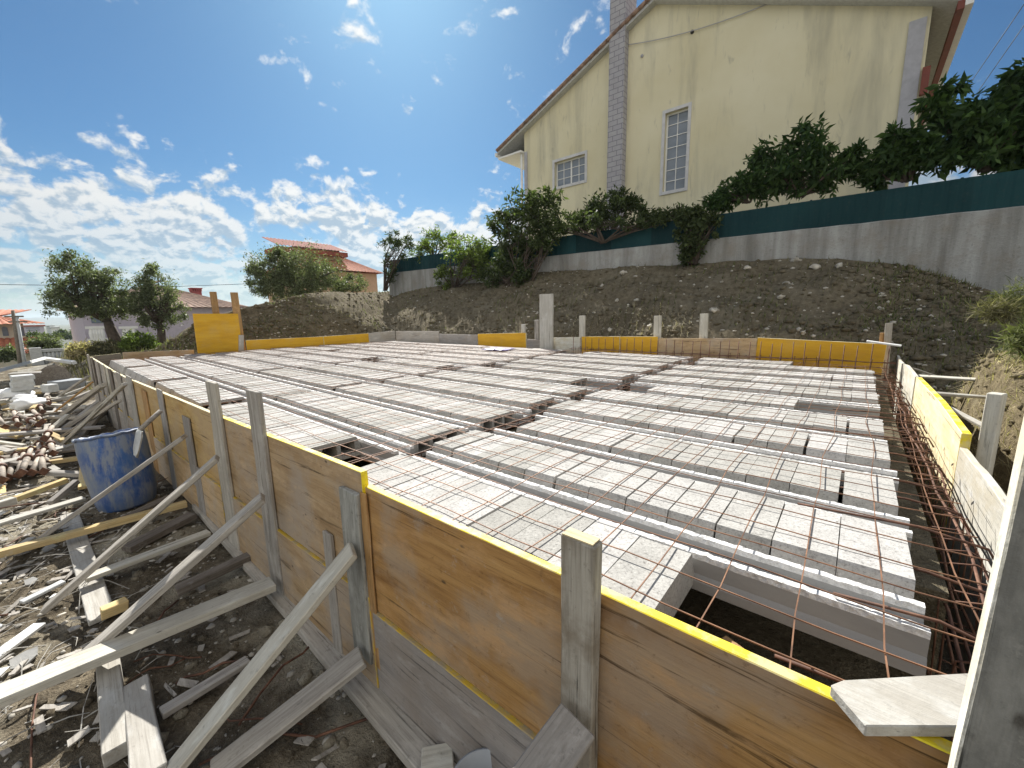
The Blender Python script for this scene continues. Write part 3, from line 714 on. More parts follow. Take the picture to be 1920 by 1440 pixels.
tag(tube('wall_cable', [a.lerp(b_, t) - Vector((0, 0, .28 * 4 * t * (1 - t) * .5)) for t in np.linspace(0, 1, 14)], .012, M_QUOIN), 'thin grey cable sagging across the upper wall of the yellow house', 'cable')
lamp = PY(1735, 135, YH - .2); box('wall_box', (lamp.x - .05, lamp.x + .09, YH - .12, YH - .003, lamp.z - .45, lamp.z + .15), M_BROWNRED, H)

# ================================================================== houses to the left, poles, far town
def hip(name, x0, x1, y0, y1, ze, zr, rid, m, parent, rib=.28):
    """hipped roof: eaves box x0..x1,y0..y1; ridge along y at the middle, shortened by rid; ribbed on every slope"""
    xm = (x0 + x1) / 2; parts = []
    def slope(a, b, c, d):  # a,b eaves; d,c ridge
        a, b, c, d = map(Vector, (a, b, c, d)); n = max(4, int((b - a).length / rib)) * 4; V = []; F = []
        nn = (b - a).cross(d - a).normalized(); nn = nn if nn.z > 0 else -nn
        for i in range(n + 1):
            t = i / n; h = nn * (0.05 * abs(math.sin(math.pi * i / 4))); V += [a.lerp(b, t) + h, d.lerp(c, t) + h]
        F = [(i * 2, i * 2 + 2, i * 2 + 3, i * 2 + 1) for i in range(n)]; parts.append((V, F))
    r0, r1 = (xm, y0 + rid, zr), (xm, y1 - rid, zr)
    slope((x1, y0, ze), (x1, y1, ze), r1, r0); slope((x0, y1, ze), (x0, y0, ze), r0, r1)
    slope((x0, y0, ze), (x1, y0, ze), r0, r0); slope((x1, y1, ze), (x0, y1, ze), r1, r1)
    return multi(name, parts, m, parent)
# lilac house
XL = -33.0
a, b_ = PX(155, 600, XL), PX(452, 580, XL)
LH = empty('lilac_house', (XL, a.y, 0)); tag(LH, 'single-storey lilac house with striped tile roof and red chimney behind the trees', 'house')
ze = PX(440, 577, XL).z
multi('wall', [boxvf(XL - 9, XL, a.y, b_.y, -2, ze)], M_LILAC, LH)
hip('roof', XL - 9.6, XL + .5, a.y - .5, b_.y + .5, ze, PX(310, 528, XL - 4.5).z, 5.0, M_OLDTILE, LH, .34)
ch = PX(367, 548, XL - 3)
multi('chimney', [boxvf(ch.x - .3, ch.x + .3, ch.y - .27, ch.y + .27, ze, ch.z + .05), boxvf(ch.x - .36, ch.x + .36, ch.y - .34, ch.y + .34, ch.z + .22, ch.z + .29)] + [boxvf(ch.x - .32, ch.x + .32, ch.y - .30 + k * .13, ch.y - .22 + k * .13, ch.z + .053, ch.z + .217) for k in range(5)], M_REDBRICK, LH)
for px0, px1, py0, py1 in ((171, 193, 616, 635), (233, 252, 616, 635)):
    p0, p1 = PX(px0, py1, XL + .9), PX(px1, py0, XL + .9); bl = []
    for k in range(5): y = p0.y + (p1.y - p0.y) * (k + .5) / 5; bl.append(tubemesh([(p0.x, y, p0.z), (p0.x, y, (p0.z + p1.z) / 2), (p0.x, y, p1.z)], [.09, .12, .07], 8))
    bl += [boxvf(p0.x - .1, p0.x + .1, p0.y - .15, p1.y + .15, p1.z, p1.z + .14), boxvf(p0.x - .1, p0.x + .1, p0.y - .15, p1.y + .15, p0.z - .14, p0.z)]
    multi('balustrade', bl, M_WHITE, LH)
p0, p1 = PX(172, 606, XL + .05), PX(192, 590, XL + .05); multi('window', [boxvf(XL + .003, XL + .05, p0.y, p1.y, p0.z, p1.z)], M_GLASS, LH)
# terracotta-roofed house on the rise
XT = -34.0
q = [PX(538, 457, XT), PX(665, 478, XT), PX(706, 512, XT), PX(706, 548, XT)]
TH = empty('peach_house', (XT, q[0].y, 0)); tag(TH, 'peach house with raised terracotta roof rising behind the round tree', 'house')
yl = PX(572, 500, XT).y; yr = q[2].y
multi('wall', [boxvf(XT - 8, XT, yl, yr, -1, q[2].z - .1), boxvf(XT - 6, XT - 2.0, yl + .3, q[1].y - .3, q[2].z - .08, q[1].z + .6)], M_PEACH, TH)
hip('roof', XT - 8.5, XT + .6, yl - .5, yr + .45, q[2].z - .05, q[1].z + .45, 2.2, M_TILE, TH, .3)
tz = q[1].z + .95
V = []; F = []; n = 80
for i in range(n + 1):
    y = q[0].y - .2 + (q[1].y - q[0].y + .4) * i / n; dz = .06 * abs(math.sin(math.pi * i / 4)); V += [(XT - 1.2, y, tz - .60 + dz), (XT - 4.2, y, tz + .35 + dz)]
multi('upper_roof', [(V, [(i * 2, i * 2 + 2, i * 2 + 3, i * 2 + 1) for i in range(n)]), boxvf(XT - 4.2, XT - 1.3, q[0].y - .1, q[1].y + .1, tz - 1.0, tz - .64)], M_REDTILE, TH)
# cream house at the left edge
XC = -41.0
a, b_ = PX(-70, 630, XC), PX(44, 612, XC)
CH = empty('cream_house', (XC, a.y, -3)); tag(CH, 'cream house with arched windows and orange tile roof at the far left', 'house')
ez = PX(30, 606, XC).z
multi('wall', [boxvf(XC - 8, XC, a.y, b_.y, -6, ez), boxvf(XC - 7, XC + 1.8, a.y, b_.y + .7, -6, PX(40, 652, XC).z)], M_CREAMR, CH)
hip('roof', XC - 8.5, XC + 1.0, a.y - .5, b_.y + .9, ez - .05, PX(0, 590, XC - 4).z + .3, 3.5, M_TILE, CH, .34)
lz_ = PX(40, 650, XC).z
V = []; n = 60
for i in range(n + 1):
    y = a.y - .5 + (b_.y + 1.4 - a.y) * i / n; dz = .06 * abs(math.sin(math.pi * i / 4)); V += [(XC + 2.3, y, lz_ - .35 + dz), (XC + .004, y, lz_ + .55 + dz)]
multi('porch_roof', [(V, [(i * 2, i * 2 + 2, i * 2 + 3, i * 2 + 1) for i in range(n)])], M_TILE, CH)
for px in (10, 40):
    p0, p1 = PX(px - 4, 630, XC + .02), PX(px + 4, 616, XC + .02); cy = (p0.y + p1.y) / 2; rr = (p1.y - p0.y) / 2
    pts = [(p0.y, p0.z), (p1.y, p0.z)] + [(cy + rr * math.cos(t), p1.z + rr * math.sin(t)) for t in np.linspace(0, math.pi, 9)]
    prism('window', pts, 'x', XC + .003, XC + .04, M_GLASS, CH)
# utility poles and wire
for pxt, pyt, pxb, pyb, m, lab in ((24, 582, 34, 680, M_DARKWOOD, 'dark wooden utility pole, the taller one, beside the cream house'), (31, 592, 43, 678, M_PALEGREY, 'pale concrete utility pole leaning beside the darker wooden pole')):
    pb = PX(pxb, pyb, -31); pt = PX(pxt, pyt, -31)
    po = empty('utility_pole', pb); tag(po, lab, 'utility pole')
    tube('pole', [pb - Vector((0, 0, 1)), pt], [.085, .06], m, po, 8)
    box('crossarm', (pt.x - .06, pt.x + .06, pt.y - .3, pt.y + .3, pt.z - .32, pt.z - .25), M_DARKWOOD, po)
wp = [PX(-60, 533, -30), PX(120, 535, -30), PX(335, 537, -30), PX(470, 532, -29)]
tag(tube('power_line', wp, .016, M_CABLE, None, 4), 'thin black power line crossing the sky behind the olive trees', 'cable')
for k, (x0_, y0_, x1_, y1_, dd) in enumerate(((1822, 152, 1920, 8, 0), (1835, 170, 1960, -10, 1))):
    tag(tube('power_line', [PY(x0_, y0_, 26), PY(x1_, y1_, 20)], .012, M_CABLE, None, 4), ['thin power line in the sky right of the yellow house, upper one', 'thin power line in the sky right of the yellow house, lower one'][k], 'cable')
# balustrade fence
p0, p1 = PX(82, 676, -27), PX(150, 674, -27); p2 = PX(82, 660, -27)
bf = empty('baluster_fence', p0); tag(bf, 'low pale baluster fence beside the dark shrubs, left background', 'fence')
multi('rail', [boxvf(p0.x - .08, p0.x + .08, p0.y, p1.y, p2.z, p2.z + .12)], M_PALEGREY, bf)
multi('post', [boxvf(p0.x - .14, p0.x + .14, p0.y - .35, p0.y - .002, p0.z - .6, p2.z + .2)], M_PALEGREY, bf)
for k in range(9):
    y = p0.y + (p1.y - p0.y) * (k + .6) / 9; tube('baluster', [(p0.x, y, p0.z - .4), (p0.x, y, (p0.z + p2.z) / 2), (p0.x, y, p2.z)], [.06, .09, .05], M_PALEGREY, bf)
# far town
tg = random.Random(4)
TOWN = ((62, 616, 40, 8, M_LILAC, 'low lilac block with dark window strips'), (106, 622, 8, 14, M_WHITE, 'small white tower block above the trees'), (122, 632, 16, 8, M_WHITE, 'wide white shed far off'), (140, 621, 10, 6, M_CREAMR, 'pale cream block beyond the white shed'), (95, 614, 12, 5, M_PALEGREY, 'grey block on the skyline'), (148, 634, 12, 5, M_PEACH, 'peach block beside the lilac house corner'))
for k, (px, py, wpx, hpx, m, lab) in enumerate(TOWN):
    X_ = -210 - 35 * k; a = PX(px - wpx / 2, py + hpx, X_); b_ = PX(px + wpx / 2, py - hpx / 2, X_)
    o = empty('town_building', (X_, a.y, a.z)); tag(o, lab + ', in the hazy town at left', 'building')
    multi('wall', [boxvf(X_ - 10, X_, a.y, b_.y, -14, b_.z)], m, o)
    multi('roof', [boxvf(X_ - 10.4, X_ + .4, a.y - .4, b_.y + .4, b_.z, b_.z + .5)], M_REDTILE if k in (0, 5) else M_PALEGREY, o)
    wn = []
    for r_ in range(2):
        zz = a.z + (b_.z - a.z) * (.35 + .35 * r_); wn.append(boxvf(X_ + .01, X_ + .1, a.y + 1, b_.y - 1, zz, zz + (b_.z - a.z) * .13))
    multi('window', wn, M_GLASS, o)

# ================================================================== trees and shrubs
def PXb(px, py, X): return PX(px, py, X)
tb = PX(222, 660, -22); 
plant('olive_tree', 'leaning olive tree with a forked trunk in front of the lilac house', 'tree', tb - Vector((0, 0, .2)),
      [blob(112, 560, 34, 36, X=-22), blob(130, 505, 36, 34, X=-22), blob(170, 535, 40, 38, X=-22), blob(205, 525, 26, 28, X=-22), blob(150, 580, 48, 16, X=-22), blob(225, 575, 28, 22, X=-22), blob(185, 570, 40, 30, X=-22)], 170, 15000, .115, .046, L_OLIVE,
      [tb - Vector((0, 0, .2)), PX(218, 640, -22), PX(208, 618, -22), PX(202, 602, -22)], stems=12, tr=.24, seed=3)
tb = PX(300, 640, -21)
plant('olive_tree', 'second olive tree with dense low crown beside the leaning one', 'tree', tb - Vector((0, 0, .3)),
      [blob(244, 565, 24, 26, X=-21), blob(285, 525, 26, 28, X=-21), blob(262, 555, 32, 28, X=-21), blob(300, 560, 40, 30, X=-21), blob(325, 585, 26, 20, X=-21), blob(285, 600, 40, 18, X=-21)], 140, 12000, .115, .046, L_OLIVE,
      [tb - Vector((0, 0, .3)), PX(303, 622, -21), PX(298, 605, -21)], stems=9, tr=.17, seed=5)
tb = PX(560, 566, -19)
plant('olive_tree', 'broad round olive tree on the ridge before the peach house', 'tree', tb - Vector((0, 0, .3)),
      [blob(510, 515, 46, 40, X=-19), blob(560, 506, 52, 40, X=-19), blob(612, 522, 46, 32, X=-19), blob(545, 542, 84, 24, X=-19), blob(482, 525, 28, 28, X=-19), blob(527, 486, 26, 20, X=-19)], 260, 24000, .12, .045, L_OLIVE,
      [tb - Vector((0, 0, .3)), PX(560, 552, -19), PX(556, 540, -19)], stems=9, tr=.16, seed=8)
tb = PX(655, 560, -19)
plant('olive_shrub', 'small grey-green shrub right of the broad round olive tree', 'shrub', tb,
      [blob(665, 532, 32, 16, X=-19), blob(640, 540, 24, 14, X=-19)], 50, 2600, .13, .05, L_OLIVE, seed=9, tr=.05)
SHR = [
 ('oleander_bush', 'tall loose oleander at the left end of the green fence', (722, 545), [(735, 452, 22, 28), (728, 500, 14, 42), (760, 470, 20, 24)], 10.6, L_DARK, 60, 2600, .20, .045, 0, 11),
 ('oleander_bush', 'yellow-green oleander over the fence next to the loose one', (810, 500), [(808, 455, 30, 26), (790, 475, 26, 22), (845, 455, 26, 22)], 11.35, L_MID, 70, 3200, .19, .05, 0, 12),
 ('flowering_bush', 'sprawling light green bush spilling over the retaining wall', (850, 545), [(865, 480, 44, 28), (890, 500, 40, 34), (835, 520, 26, 32), (900, 470, 30, 22)], 10.7, L_MID, 130, 6000, .16, .055, .2, 13),
 ('loquat_tree', 'tall dark loquat with long leaves before the small window', (985, 555), [(945, 430, 34, 34), (990, 395, 40, 38), (1025, 380, 28, 24), (960, 480, 44, 46), (1005, 450, 40, 42), (1035, 420, 26, 34)], 10.6, L_DARK, 190, 8200, .22, .07, .3, 14),
 ('leafy_shrub', 'low dark foliage heaped at the foot of the loquat', (940, 560), [(930, 520, 40, 30), (975, 510, 40, 30)], 10.5, L_DARK, 60, 3000, .17, .06, .2, 15),
 ('leafy_shrub', 'dark shrub over the fence below the chimney', (1140, 450), [(1105, 400, 36, 30), (1150, 395, 44, 32), (1200, 400, 34, 22), (1090, 420, 30, 18), (1165, 375, 26, 22)], 11.4, L_DARK, 110, 4600, .17, .07, .2, 16),
 ('leafy_shrub', 'low shrub tangle hanging over the fence between loquat and chimney', (1130, 455), [(1070, 425, 36, 18), (1125, 420, 44, 16), (1185, 420, 40, 14), (1225, 415, 30, 14)], 10.9, L_DARK, 90, 2600, .16, .06, .4, 23),
 ('leafy_shrub', 'low trailing shrub along the fence left of the hanging creeper', (1245, 430), [(1230, 410, 44, 14), (1275, 405, 30, 14)], 11.3, L_DARK, 50, 1900, .15, .06, .2, 17),
 ('hanging_creeper', 'dark creeper hanging over the fence down the retaining wall', (1300, 495), [(1295, 410, 38, 20), (1300, 440, 34, 34), (1290, 475, 22, 26), (1330, 415, 26, 16)], 10.85, L_DARK, 110, 4600, .14, .075, .5, 18),
 ('leafy_shrub', 'dark spreading shrub above the fence right of the tall window', (1400, 380), [(1380, 360, 34, 24), (1350, 385, 30, 20), (1420, 345, 34, 26)], 11.4, L_PEACH, 80, 2900, .20, .075, .5, 19),
 ('peach_tree', 'broad peach tree with drooping leaves against the yellow wall', (1500, 370), [(1500, 280, 46, 34), (1440, 305, 34, 30), (1460, 335, 52, 34), (1545, 300, 34, 30), (1560, 330, 46, 26), (1510, 250, 22, 22), (1595, 300, 24, 24), (1520, 330, 60, 30)], 11.5, L_PEACH, 170, 5600, .24, .075, .9, 20),
 ('peach_tree', 'peach tree reaching over the house corner, left of the darkest tree', (1700, 340), [(1690, 260, 26, 26), (1670, 305, 40, 34), (1720, 290, 36, 36), (1650, 325, 34, 22), (1745, 300, 34, 40)], 11.6, L_PEACH, 120, 4200, .24, .08, .9, 21),
 ('peach_tree', 'tallest dark peach tree at the right edge above the fence', (1850, 320), [(1770, 190, 26, 40), (1800, 240, 48, 44), (1850, 200, 40, 40), (1880, 260, 50, 50), (1910, 170, 34, 46), (1830, 290, 60, 34), (1900, 300, 50, 34), (1950, 220, 50, 80), (1760, 270, 30, 30)], 11.7, L_PEACH, 230, 8800, .25, .085, .9, 22),
]
for nm, lab, bpx, bl, YY, lm, k, n, ll, lw, dr, sd in SHR:
    base = PY(*bpx, YY)
    plant(nm, lab, 'tree' if 'tree' in nm else 'shrub', base, [blob(b_[0], b_[1], b_[2] * .86, b_[3] * .86, Y=YY) for b_ in bl], int(k * .7), int(n * .62), ll, lw, lm, droop=dr, seed=sd, stems=14, tr=.05, shoot=.92, sl=4.2)
for nm, lab, px, py, rx, ry, YY, sd, lm in (('tall_weed', 'green grassy weed clump at the right edge below the wall', 1905, 560, 26, 30, 7.4, 51, L_WEEDG), ('tall_weed', 'low dry weed clump on the mound, left of the green one', 1865, 585, 24, 16, 7.0, 52, L_WEED), ('tall_weed', 'grassy weed clump at the right edge nearest the big grey board', 1918, 640, 22, 26, 5.6, 53, L_WEEDG)):
    b_ = blob(px, py, rx, ry, Y=YY); base = Vector(b_[0]) - Vector((0, 0, b_[1][2]))
    plant(nm, lab, 'weed', base, [b_, blob(px + rx * .4, py + ry * .5, rx * .7, ry * .6, Y=YY)], 50, 700, .18, .010, lm, seed=sd, stems=10, tr=.010, shoot=.9, sl=3.2, droop=.3)
# background shrubs, left
for lab, px, py, rx, ry, X_, lm, sd, n in (('dark shrubs beyond the baluster fence, left background', 85, 646, 30, 18, -29, L_OLIVE, 31, 2600), ('dark clump of trees left of the white tower', 70, 634, 22, 10, -60, L_DARK, 32, 1600), ('green hedge at the foot of the cream house', 10, 664, 30, 12, -33, L_OLIVE, 33, 2000),
                                       ('grassy green weed clump below the second olive tree', 262, 642, 34, 16, -19, L_MID, 34, 3400), ('dry brown scrub behind the corner of the formwork', 150, 660, 22, 16, -22, L_STRAW, 35, 2200), ('pale weeds around the trunk of the leaning olive', 200, 655, 30, 12, -20, L_WEED, 36, 2200), ('dark treetops in the far town', 125, 628, 26, 7, -150, L_DARK, 37, 1800)):
    b_ = blob(px, py, rx, ry, X=X_); base = Vector(b_[0]) - Vector((0, 0, b_[1][2]))
    sc_ = abs(X_) / 22
    plant('shrub', lab, 'shrub', base, [b_, blob(px + rx * .5, py + ry * .3, rx * .6, ry * .7, X=X_), blob(px - rx * .6, py + ry * .2, rx * .5, ry * .7, X=X_)], 60, n, .16 * sc_ ** .8, .055 * sc_ ** .8, lm, seed=sd, stems=4, tr=.04)

# ================================================================== the slab: concrete joists and filler blocks
ZR = CZ - 1.1 * S            # top of joist ridges
ZB = CZ - 1.068 * S          # top of blocks
def jy(k): return 1.95 + 0.825 * k
def lshift(xu): return 0.021 * max(0, -2.75 - xu)
def joist(xa, xb, k, lab):
    ya, yb = (jy(k) + lshift(xa)) * S, (jy(k) + lshift(xb)) * S
    a = Vector((xa * S, ya, ZR)); b = Vector((xb * S, yb, ZR)); L = (b - a).length
    root = empty('concrete_joist', mw=frame(a, b, (0, 0, 1))); tag(root, lab, 'joist', 'concrete joists of the slab')
    prof = [(-.068, -.02), (-.04, -.02), (-.036, -.042), (.036, -.042), (.04, -.02), (.068, -.02), (.068, -.070), (.084, -.088), (.084, -.118), (-.084, -.118), (-.084, -.088), (-.068, -.070)]
    V = []; F = []; n = len(prof); m = max(2, int(L / .6))
    for i in range(m + 1):
        for (y, z) in prof: V.append(((i / m - .5) * L, y, z))
    for i in range(m):
        for j in range(n): V_ = None; F.append((i * n + j, i * n + (j + 1) % n, (i + 1) * n + (j + 1) % n, (i + 1) * n + j))
    F.append(tuple(range(n - 1, -1, -1))); F.append(tuple(m * n + j for j in range(n)))
    me = pmesh('joist', V, F); bm = bmesh.new(); bm.from_mesh(me); bmesh.ops.recalc_face_normals(bm, faces=bm.faces); bm.to_mesh(me); bm.free()
    put('trough', me, M_JOIST, root).matrix_basis = Matrix()
    for s in (-1, 1):
        m = int(L / .018); V = []; F = []
        for i in range(m + 1):
            x = (i / m - .5) * L; j1, j2, j3 = (noise.noise(Vector((x * 40 + k * 9, s * 5, q))) for q in (0, 4, 8))
            V += [(x, s * .054 - .0150 + j1 * .003, -.0205), (x, s * .054 - .012 + j2 * .004, -.003 + j1 * .005), (x, s * .054 + .012 + j3 * .004, -.003 + j2 * .005), (x, s * .054 + .0150 + j1 * .003, -.0205)]
        for i in range(m):
            for j in range(3): F.append((i * 4 + j, (i + 1) * 4 + j, (i + 1) * 4 + j + 1, i * 4 + j + 1))
        F += [(0, 1, 2, 3), (m * 4 + 3, m * 4 + 2, m * 4 + 1, m * 4)]
        me = pmesh('ridge', V, F); bm = bmesh.new(); bm.from_mesh(me); bmesh.ops.recalc_face_normals(bm, faces=bm.faces); bm.to_mesh(me); bm.free()
        put('ridge', me, M_RIDGE, root).matrix_basis = Matrix()
for k in range(10):
    xb = .30 + .02 * random.uniform(-1, 1)
    joist(-2.62, xb, k, f'short grey joist with two white ridges, {ORD[k + 1]} from the front in the right-hand bay')
    joist(-16.0, -2.80 + .05 * random.uniform(-1, 1), k, f'long grey joist with two white ridges, {ORD[k + 1]} from the front in the left-hand bays')
def block_mesh(seed, L, Wd=.365, Hh=.125, closed=False):
    g = random.Random(seed); t = .024; h = Wd / 2; c = .028
    prof_o = [(-h - .03, -Hh), (h + .03, -Hh), (h + .03, -Hh + .03), (h + .012, -c - .03), (h - .004, -.010), (h - .010, 0), (-h + .010, 0), (-h + .004, -.010), (-h - .012, -c - .03), (-h - .03, -Hh + .03)]
    cells = []
    for i in range(3):
        w = (Wd - 4 * t) / 3; y0 = -h + t + i * (w + t); cells.append([(y0, -Hh + t), (y0 + w, -Hh + t), (y0 + w, -t - .008), (y0 + w - .012, -t), (y0 + .012, -t), (y0, -t - .008)])
    bm = bmesh.new()
    def loop(p, x): return [bm.verts.new((x, a, b)) for a, b in p]
    A = loop(prof_o, -L / 2); B = loop(prof_o, L / 2); n = len(prof_o)
    for i in range(n): bm.faces.new((A[i], A[(i + 1) % n], B[(i + 1) % n], B[i]))
    edges = {0: [], 1: []}
    for q, Lp in ((0, A), (1, B)):
        for i in range(n): edges[q].append(bm.edges.get((Lp[i], Lp[(i + 1) % n])))
    for cp in ([] if closed else cells):
        a = loop(cp, -L / 2); b = loop(cp, L / 2); m = len(cp)
        for i in range(m): bm.faces.new((a[i], b[i], b[(i + 1) % m], a[(i + 1) % m]))
        for q, Lp in ((0, a), (1, b)):
            for i in range(m): edges[q].append(bm.edges.get((Lp[i], Lp[(i + 1) % m])))
    for q in (0, 1): bmesh.ops.triangle_fill(bm, edges=edges[q], use_beauty=True)
    for v in bm.verts: v.co += Vector(noise.noise_vector(v.co * 9 + Vector((seed * 3.1, 0, 0)))) * .0018
    bmesh.ops.recalc_face_normals(bm, faces=bm.faces)
    me = bpy.data.meshes.new('filler_block'); bm.to_mesh(me); bm.free(); me.materials.append(M_BLOCK); return me
PITCH = .24
BMC = block_mesh(9, PITCH * S - .003, closed=True)
BM = [block_mesh(i + 1, PITCH * S - .0025 - .0015 * (i % 3)) for i in range(6)]
BAYS = [('right-hand', -2.64, .268), ('second', -6.05, -2.88), ('third', -9.35, -6.18), ('fourth', -12.92, -9.48), ('far left', -15.95, -13.02)]
SKIP = [(-6.5, -6.1, 0), (-9.75, -9.4, 0), (-13.2, -12.85, 0), (-.40, .35, 0), (-.45, .3, 5), (-2.6, -2.15, 5), (-3.35, -2.7, 0), (-3.3, -2.8, 5), (-6.6, -6.1, 5), (-6.0, -5.6, 6), (-9.75, -9.5, 5), (-9.4, -8.9, 5), (-13.4, -12.9, 6), (-.95, .4, 10), (-6.4, -5.5, 10)]
cand = []
for bi, (bn, x0, x1) in enumerate(BAYS):
    for k in range(11):
        lo = 1.27 if k == 0 else jy(k - 1) + .125; hi = jy(k) - .125 if k < 10 else jy(9) + .70
        yc = (lo + hi) / 2; idx = 0; x = x1 - PITCH / 2
        while x - PITCH / 2 > x0 - .02:
            idx += 1
            if not any(a < x < b and q == k for a, b, q in SKIP):
                jit = random.uniform(-.0012, .0012)
                cand.append((x + jit, yc + lshift(x) + random.uniform(-.008, .008), k, bi, idx))
            x -= PITCH + (.016 if random.random() < .09 else 0.0)
cand.sort(key=lambda c: (c[0] * S) ** 2 + (c[1] * S) ** 2)
stuff = []
def block_mw(x, y, k, bi):
    rz = random.uniform(-.005, .005) - (.021 if bi else 0); tilt = random.uniform(-.012, .012)
    row_dz = 0.006 * math.sin(k * 2.3 + bi)
    return Matrix.Translation((x * S, y * S, ZB + random.uniform(-.003, .003) + row_dz)) @ Matrix.Rotation(rz, 4, 'Z') @ Matrix.Rotation(tilt, 4, 'X') @ Matrix.Rotation(random.uniform(-.01, .01), 4, 'Y')
for i, (x, y, k, bi, idx) in enumerate(cand):
    mw = block_mw(x, y, k, bi)
    if i < 300:
        o = bpy.data.objects.new('filler_block', BMC if (k == 0 and bi == 0) else random.choice(BM)); COL.objects.link(o); o.matrix_world = mw
        tag(o, f'grey filler block, {ORD[idx]} from the right in the {ORD[k + 1]} row, {BAYS[bi][0]} bay', 'concrete block', 'hollow filler blocks laid between the joists')
    else:
        me = BM[i % 6]; M3 = np.array(mw); co = np.empty(len(me.vertices) * 3); me.vertices.foreach_get('co', co); co = co.reshape(-1, 3) @ M3[:3, :3].T + M3[:3, 3]
        stuff.append((co, [tuple(p.vertices) for p in me.polygons]))
v, f_ = merge(stuff); o = put('filler_blocks', pmesh('filler_blocks', v, f_), M_BLOCK); tag(o, 'hundreds of grey filler blocks covering the far left part of the slab', 'concrete blocks', kind='stuff')
# supporting soil-coloured beams under the joists so that gaps look down on something real
for k, (xu, lab) in enumerate(((-2.72, 'deep concrete ground beam below the gap beside the right-hand bay'), (.30, 'deep concrete ground beam under the right-hand joist ends'), (-6.0, 'concrete ground beam below the gap between second and third bay'), (-9.42, 'concrete ground beam below the gap between third and fourth bay'), (-12.9, 'concrete ground beam below the gap beside the far left bay'), (-16.0, 'concrete ground beam under the far left joist ends'))):
    tag(box('ground_beam', (xu * S - .09, xu * S + .09, 1.75 if abs(xu) < 1 else .93, 7.2, -.05, ZR - .122), M_BANK), lab, 'beam')
fl = multi('soil_fill', [boxvf(-11.1, .19, .93, 7.15, -.3, .60)], M_BANK); tag(fl, kind='structure')
tag(board('timber_prop', (-.20, 1.08, .5), (-.20, 1.08, ZR - .13), .14, .06, (1, -.4, 0), M_BROWNWOOD), 'orange-brown timber prop standing in the opening of the front row', 'board')

# ------------------------------------------------------------------ welded mesh laid over the slab
SH = [('right-hand bay', -2.75, .44), ('second bay', -6.1, -2.65), ('third bay', -9.5, -5.95), ('fourth bay', -12.9, -9.35), ('far left bay', -15.9, -12.8)]
for si, (nm, x0, x1) in enumerate(SH):
    parts = []; zz = ZB + .012 + .006 * (si % 2); sd = 4 if si < 2 else 3; rad = .0021 if si < 2 else .0023
    xs_ = np.arange(x0, x1, .243)
    for x in xs_:
        pts = []
        for yv in np.arange(1.27, 10.0, .33 if si < 2 else .8):
            w = noise.noise(Vector((x * 3, yv * 1.3, si))); pts.append(((x + .035 * w + .02 * noise.noise(Vector((x, yv * .5, 7)))) * S, (yv + lshift(x)) * S, zz + .010 * noise.noise(Vector((x * 2, yv * 2.1, 1)))))
        parts.append(tubemesh(pts, rad, sd, cap=False))
    for yv in np.arange(1.36, 9.95, .215):
        pts = []
        for x in np.arange(x0 - .1, x1 + (.12 if si == 0 else .1), .24 if si < 2 else .6):
            pts.append((x * S, (yv + lshift(x) + .02 * noise.noise(Vector((x, yv * 3, 5)))) * S, zz + .0042 + .010 * noise.noise(Vector((x * 2, yv * 2.1, 1)))))
        parts.append(tubemesh(pts, rad, sd, cap=False))
    v, f_ = merge(parts); tag(put('wire_mesh', pmesh('wire_mesh', v, f_), M_WIRE), f'rusty welded wire mesh sheet lying over the filler blocks of the {nm}', 'wire mesh', 'welded mesh sheets on the slab')

# ------------------------------------------------------------------ rebar cages
def cage(lab, axis, a, b, c0, z0, w, h, step, bars, pins=False, name='rebar_cage', jit=.02):
    """axis 'y': runs along Y from a to b at X=c0; axis 'x': along X at Y=c0"""
    root = empty(name, (c0, a, z0) if axis == 'y' else (a, c0, z0)); tag(root, lab, 'rebar cage', 'rebar cages of the edge beams')
    def P(t, u, z): return Vector((c0 + u, t, z0 + z)) if axis == 'y' else Vector((t, c0 + u, z0 + z))
    for u, z in bars:
        n = 16; tube('longitudinal_bar', [P(a + (b - a) * i / n, u * w / 2 + random.uniform(-1, 1) * jit * .5, z * h + random.uniform(-1, 1) * jit * .5) for i in range(n + 1)], .0052, M_RUST, root, 6)
    t = a + .05; n = 0
    while t < b and n < 95:
        q = [random.uniform(-1, 1) * jit for _ in range(6)]
        loop = [P(t + q[0], -w / 2 + q[3] * .4, 0), P(t + q[1], w / 2 + q[4] * .4, 0), P(t + q[2], w / 2, h + q[5] * .5), P(t + q[2] + .01, w / 2 - .03, h + .012 + q[5] * .5), P(t + q[1], -w / 2, h), P(t + q[0], -w / 2, h * .5)]
        tube('stirrup', loop, .0032, M_RUST, root, 5, closed=True)
        if pins: tube('starter_pin', [P(t + q[1], 0, 0), P(t + q[1] + .005, 0.0, h + .20 + q[2])], .006, M_RUST, root, 5)
        t += step; n += 1
EB = ((-1, .05), (-.2, .1), (1, .05), (-1, .95), (.35, 1.0), (1, .9))
cage('rusty rebar cage in the open trench beside the right-hand formwork', 'y', .93, 7.1, .355, ZB - .44, .15, .27, .125, EB + ((.1, .6),), jit=.035)
cage('rusty rebar cage with starter pins along the back formwork', 'x', -4.35, .42, 7.06, ZB - .2, .12, .26, .14, ((-1, .1), (1, .1), (-1, .9), (1, .9)), pins=True)
cage('rusty rebar cage in the gap between right-hand and second bay', 'y', .93, 7.0, -2.72 * S, ZB - .24, .13, .17, .16, EB[:4] + ((.35, .95),), jit=.015)
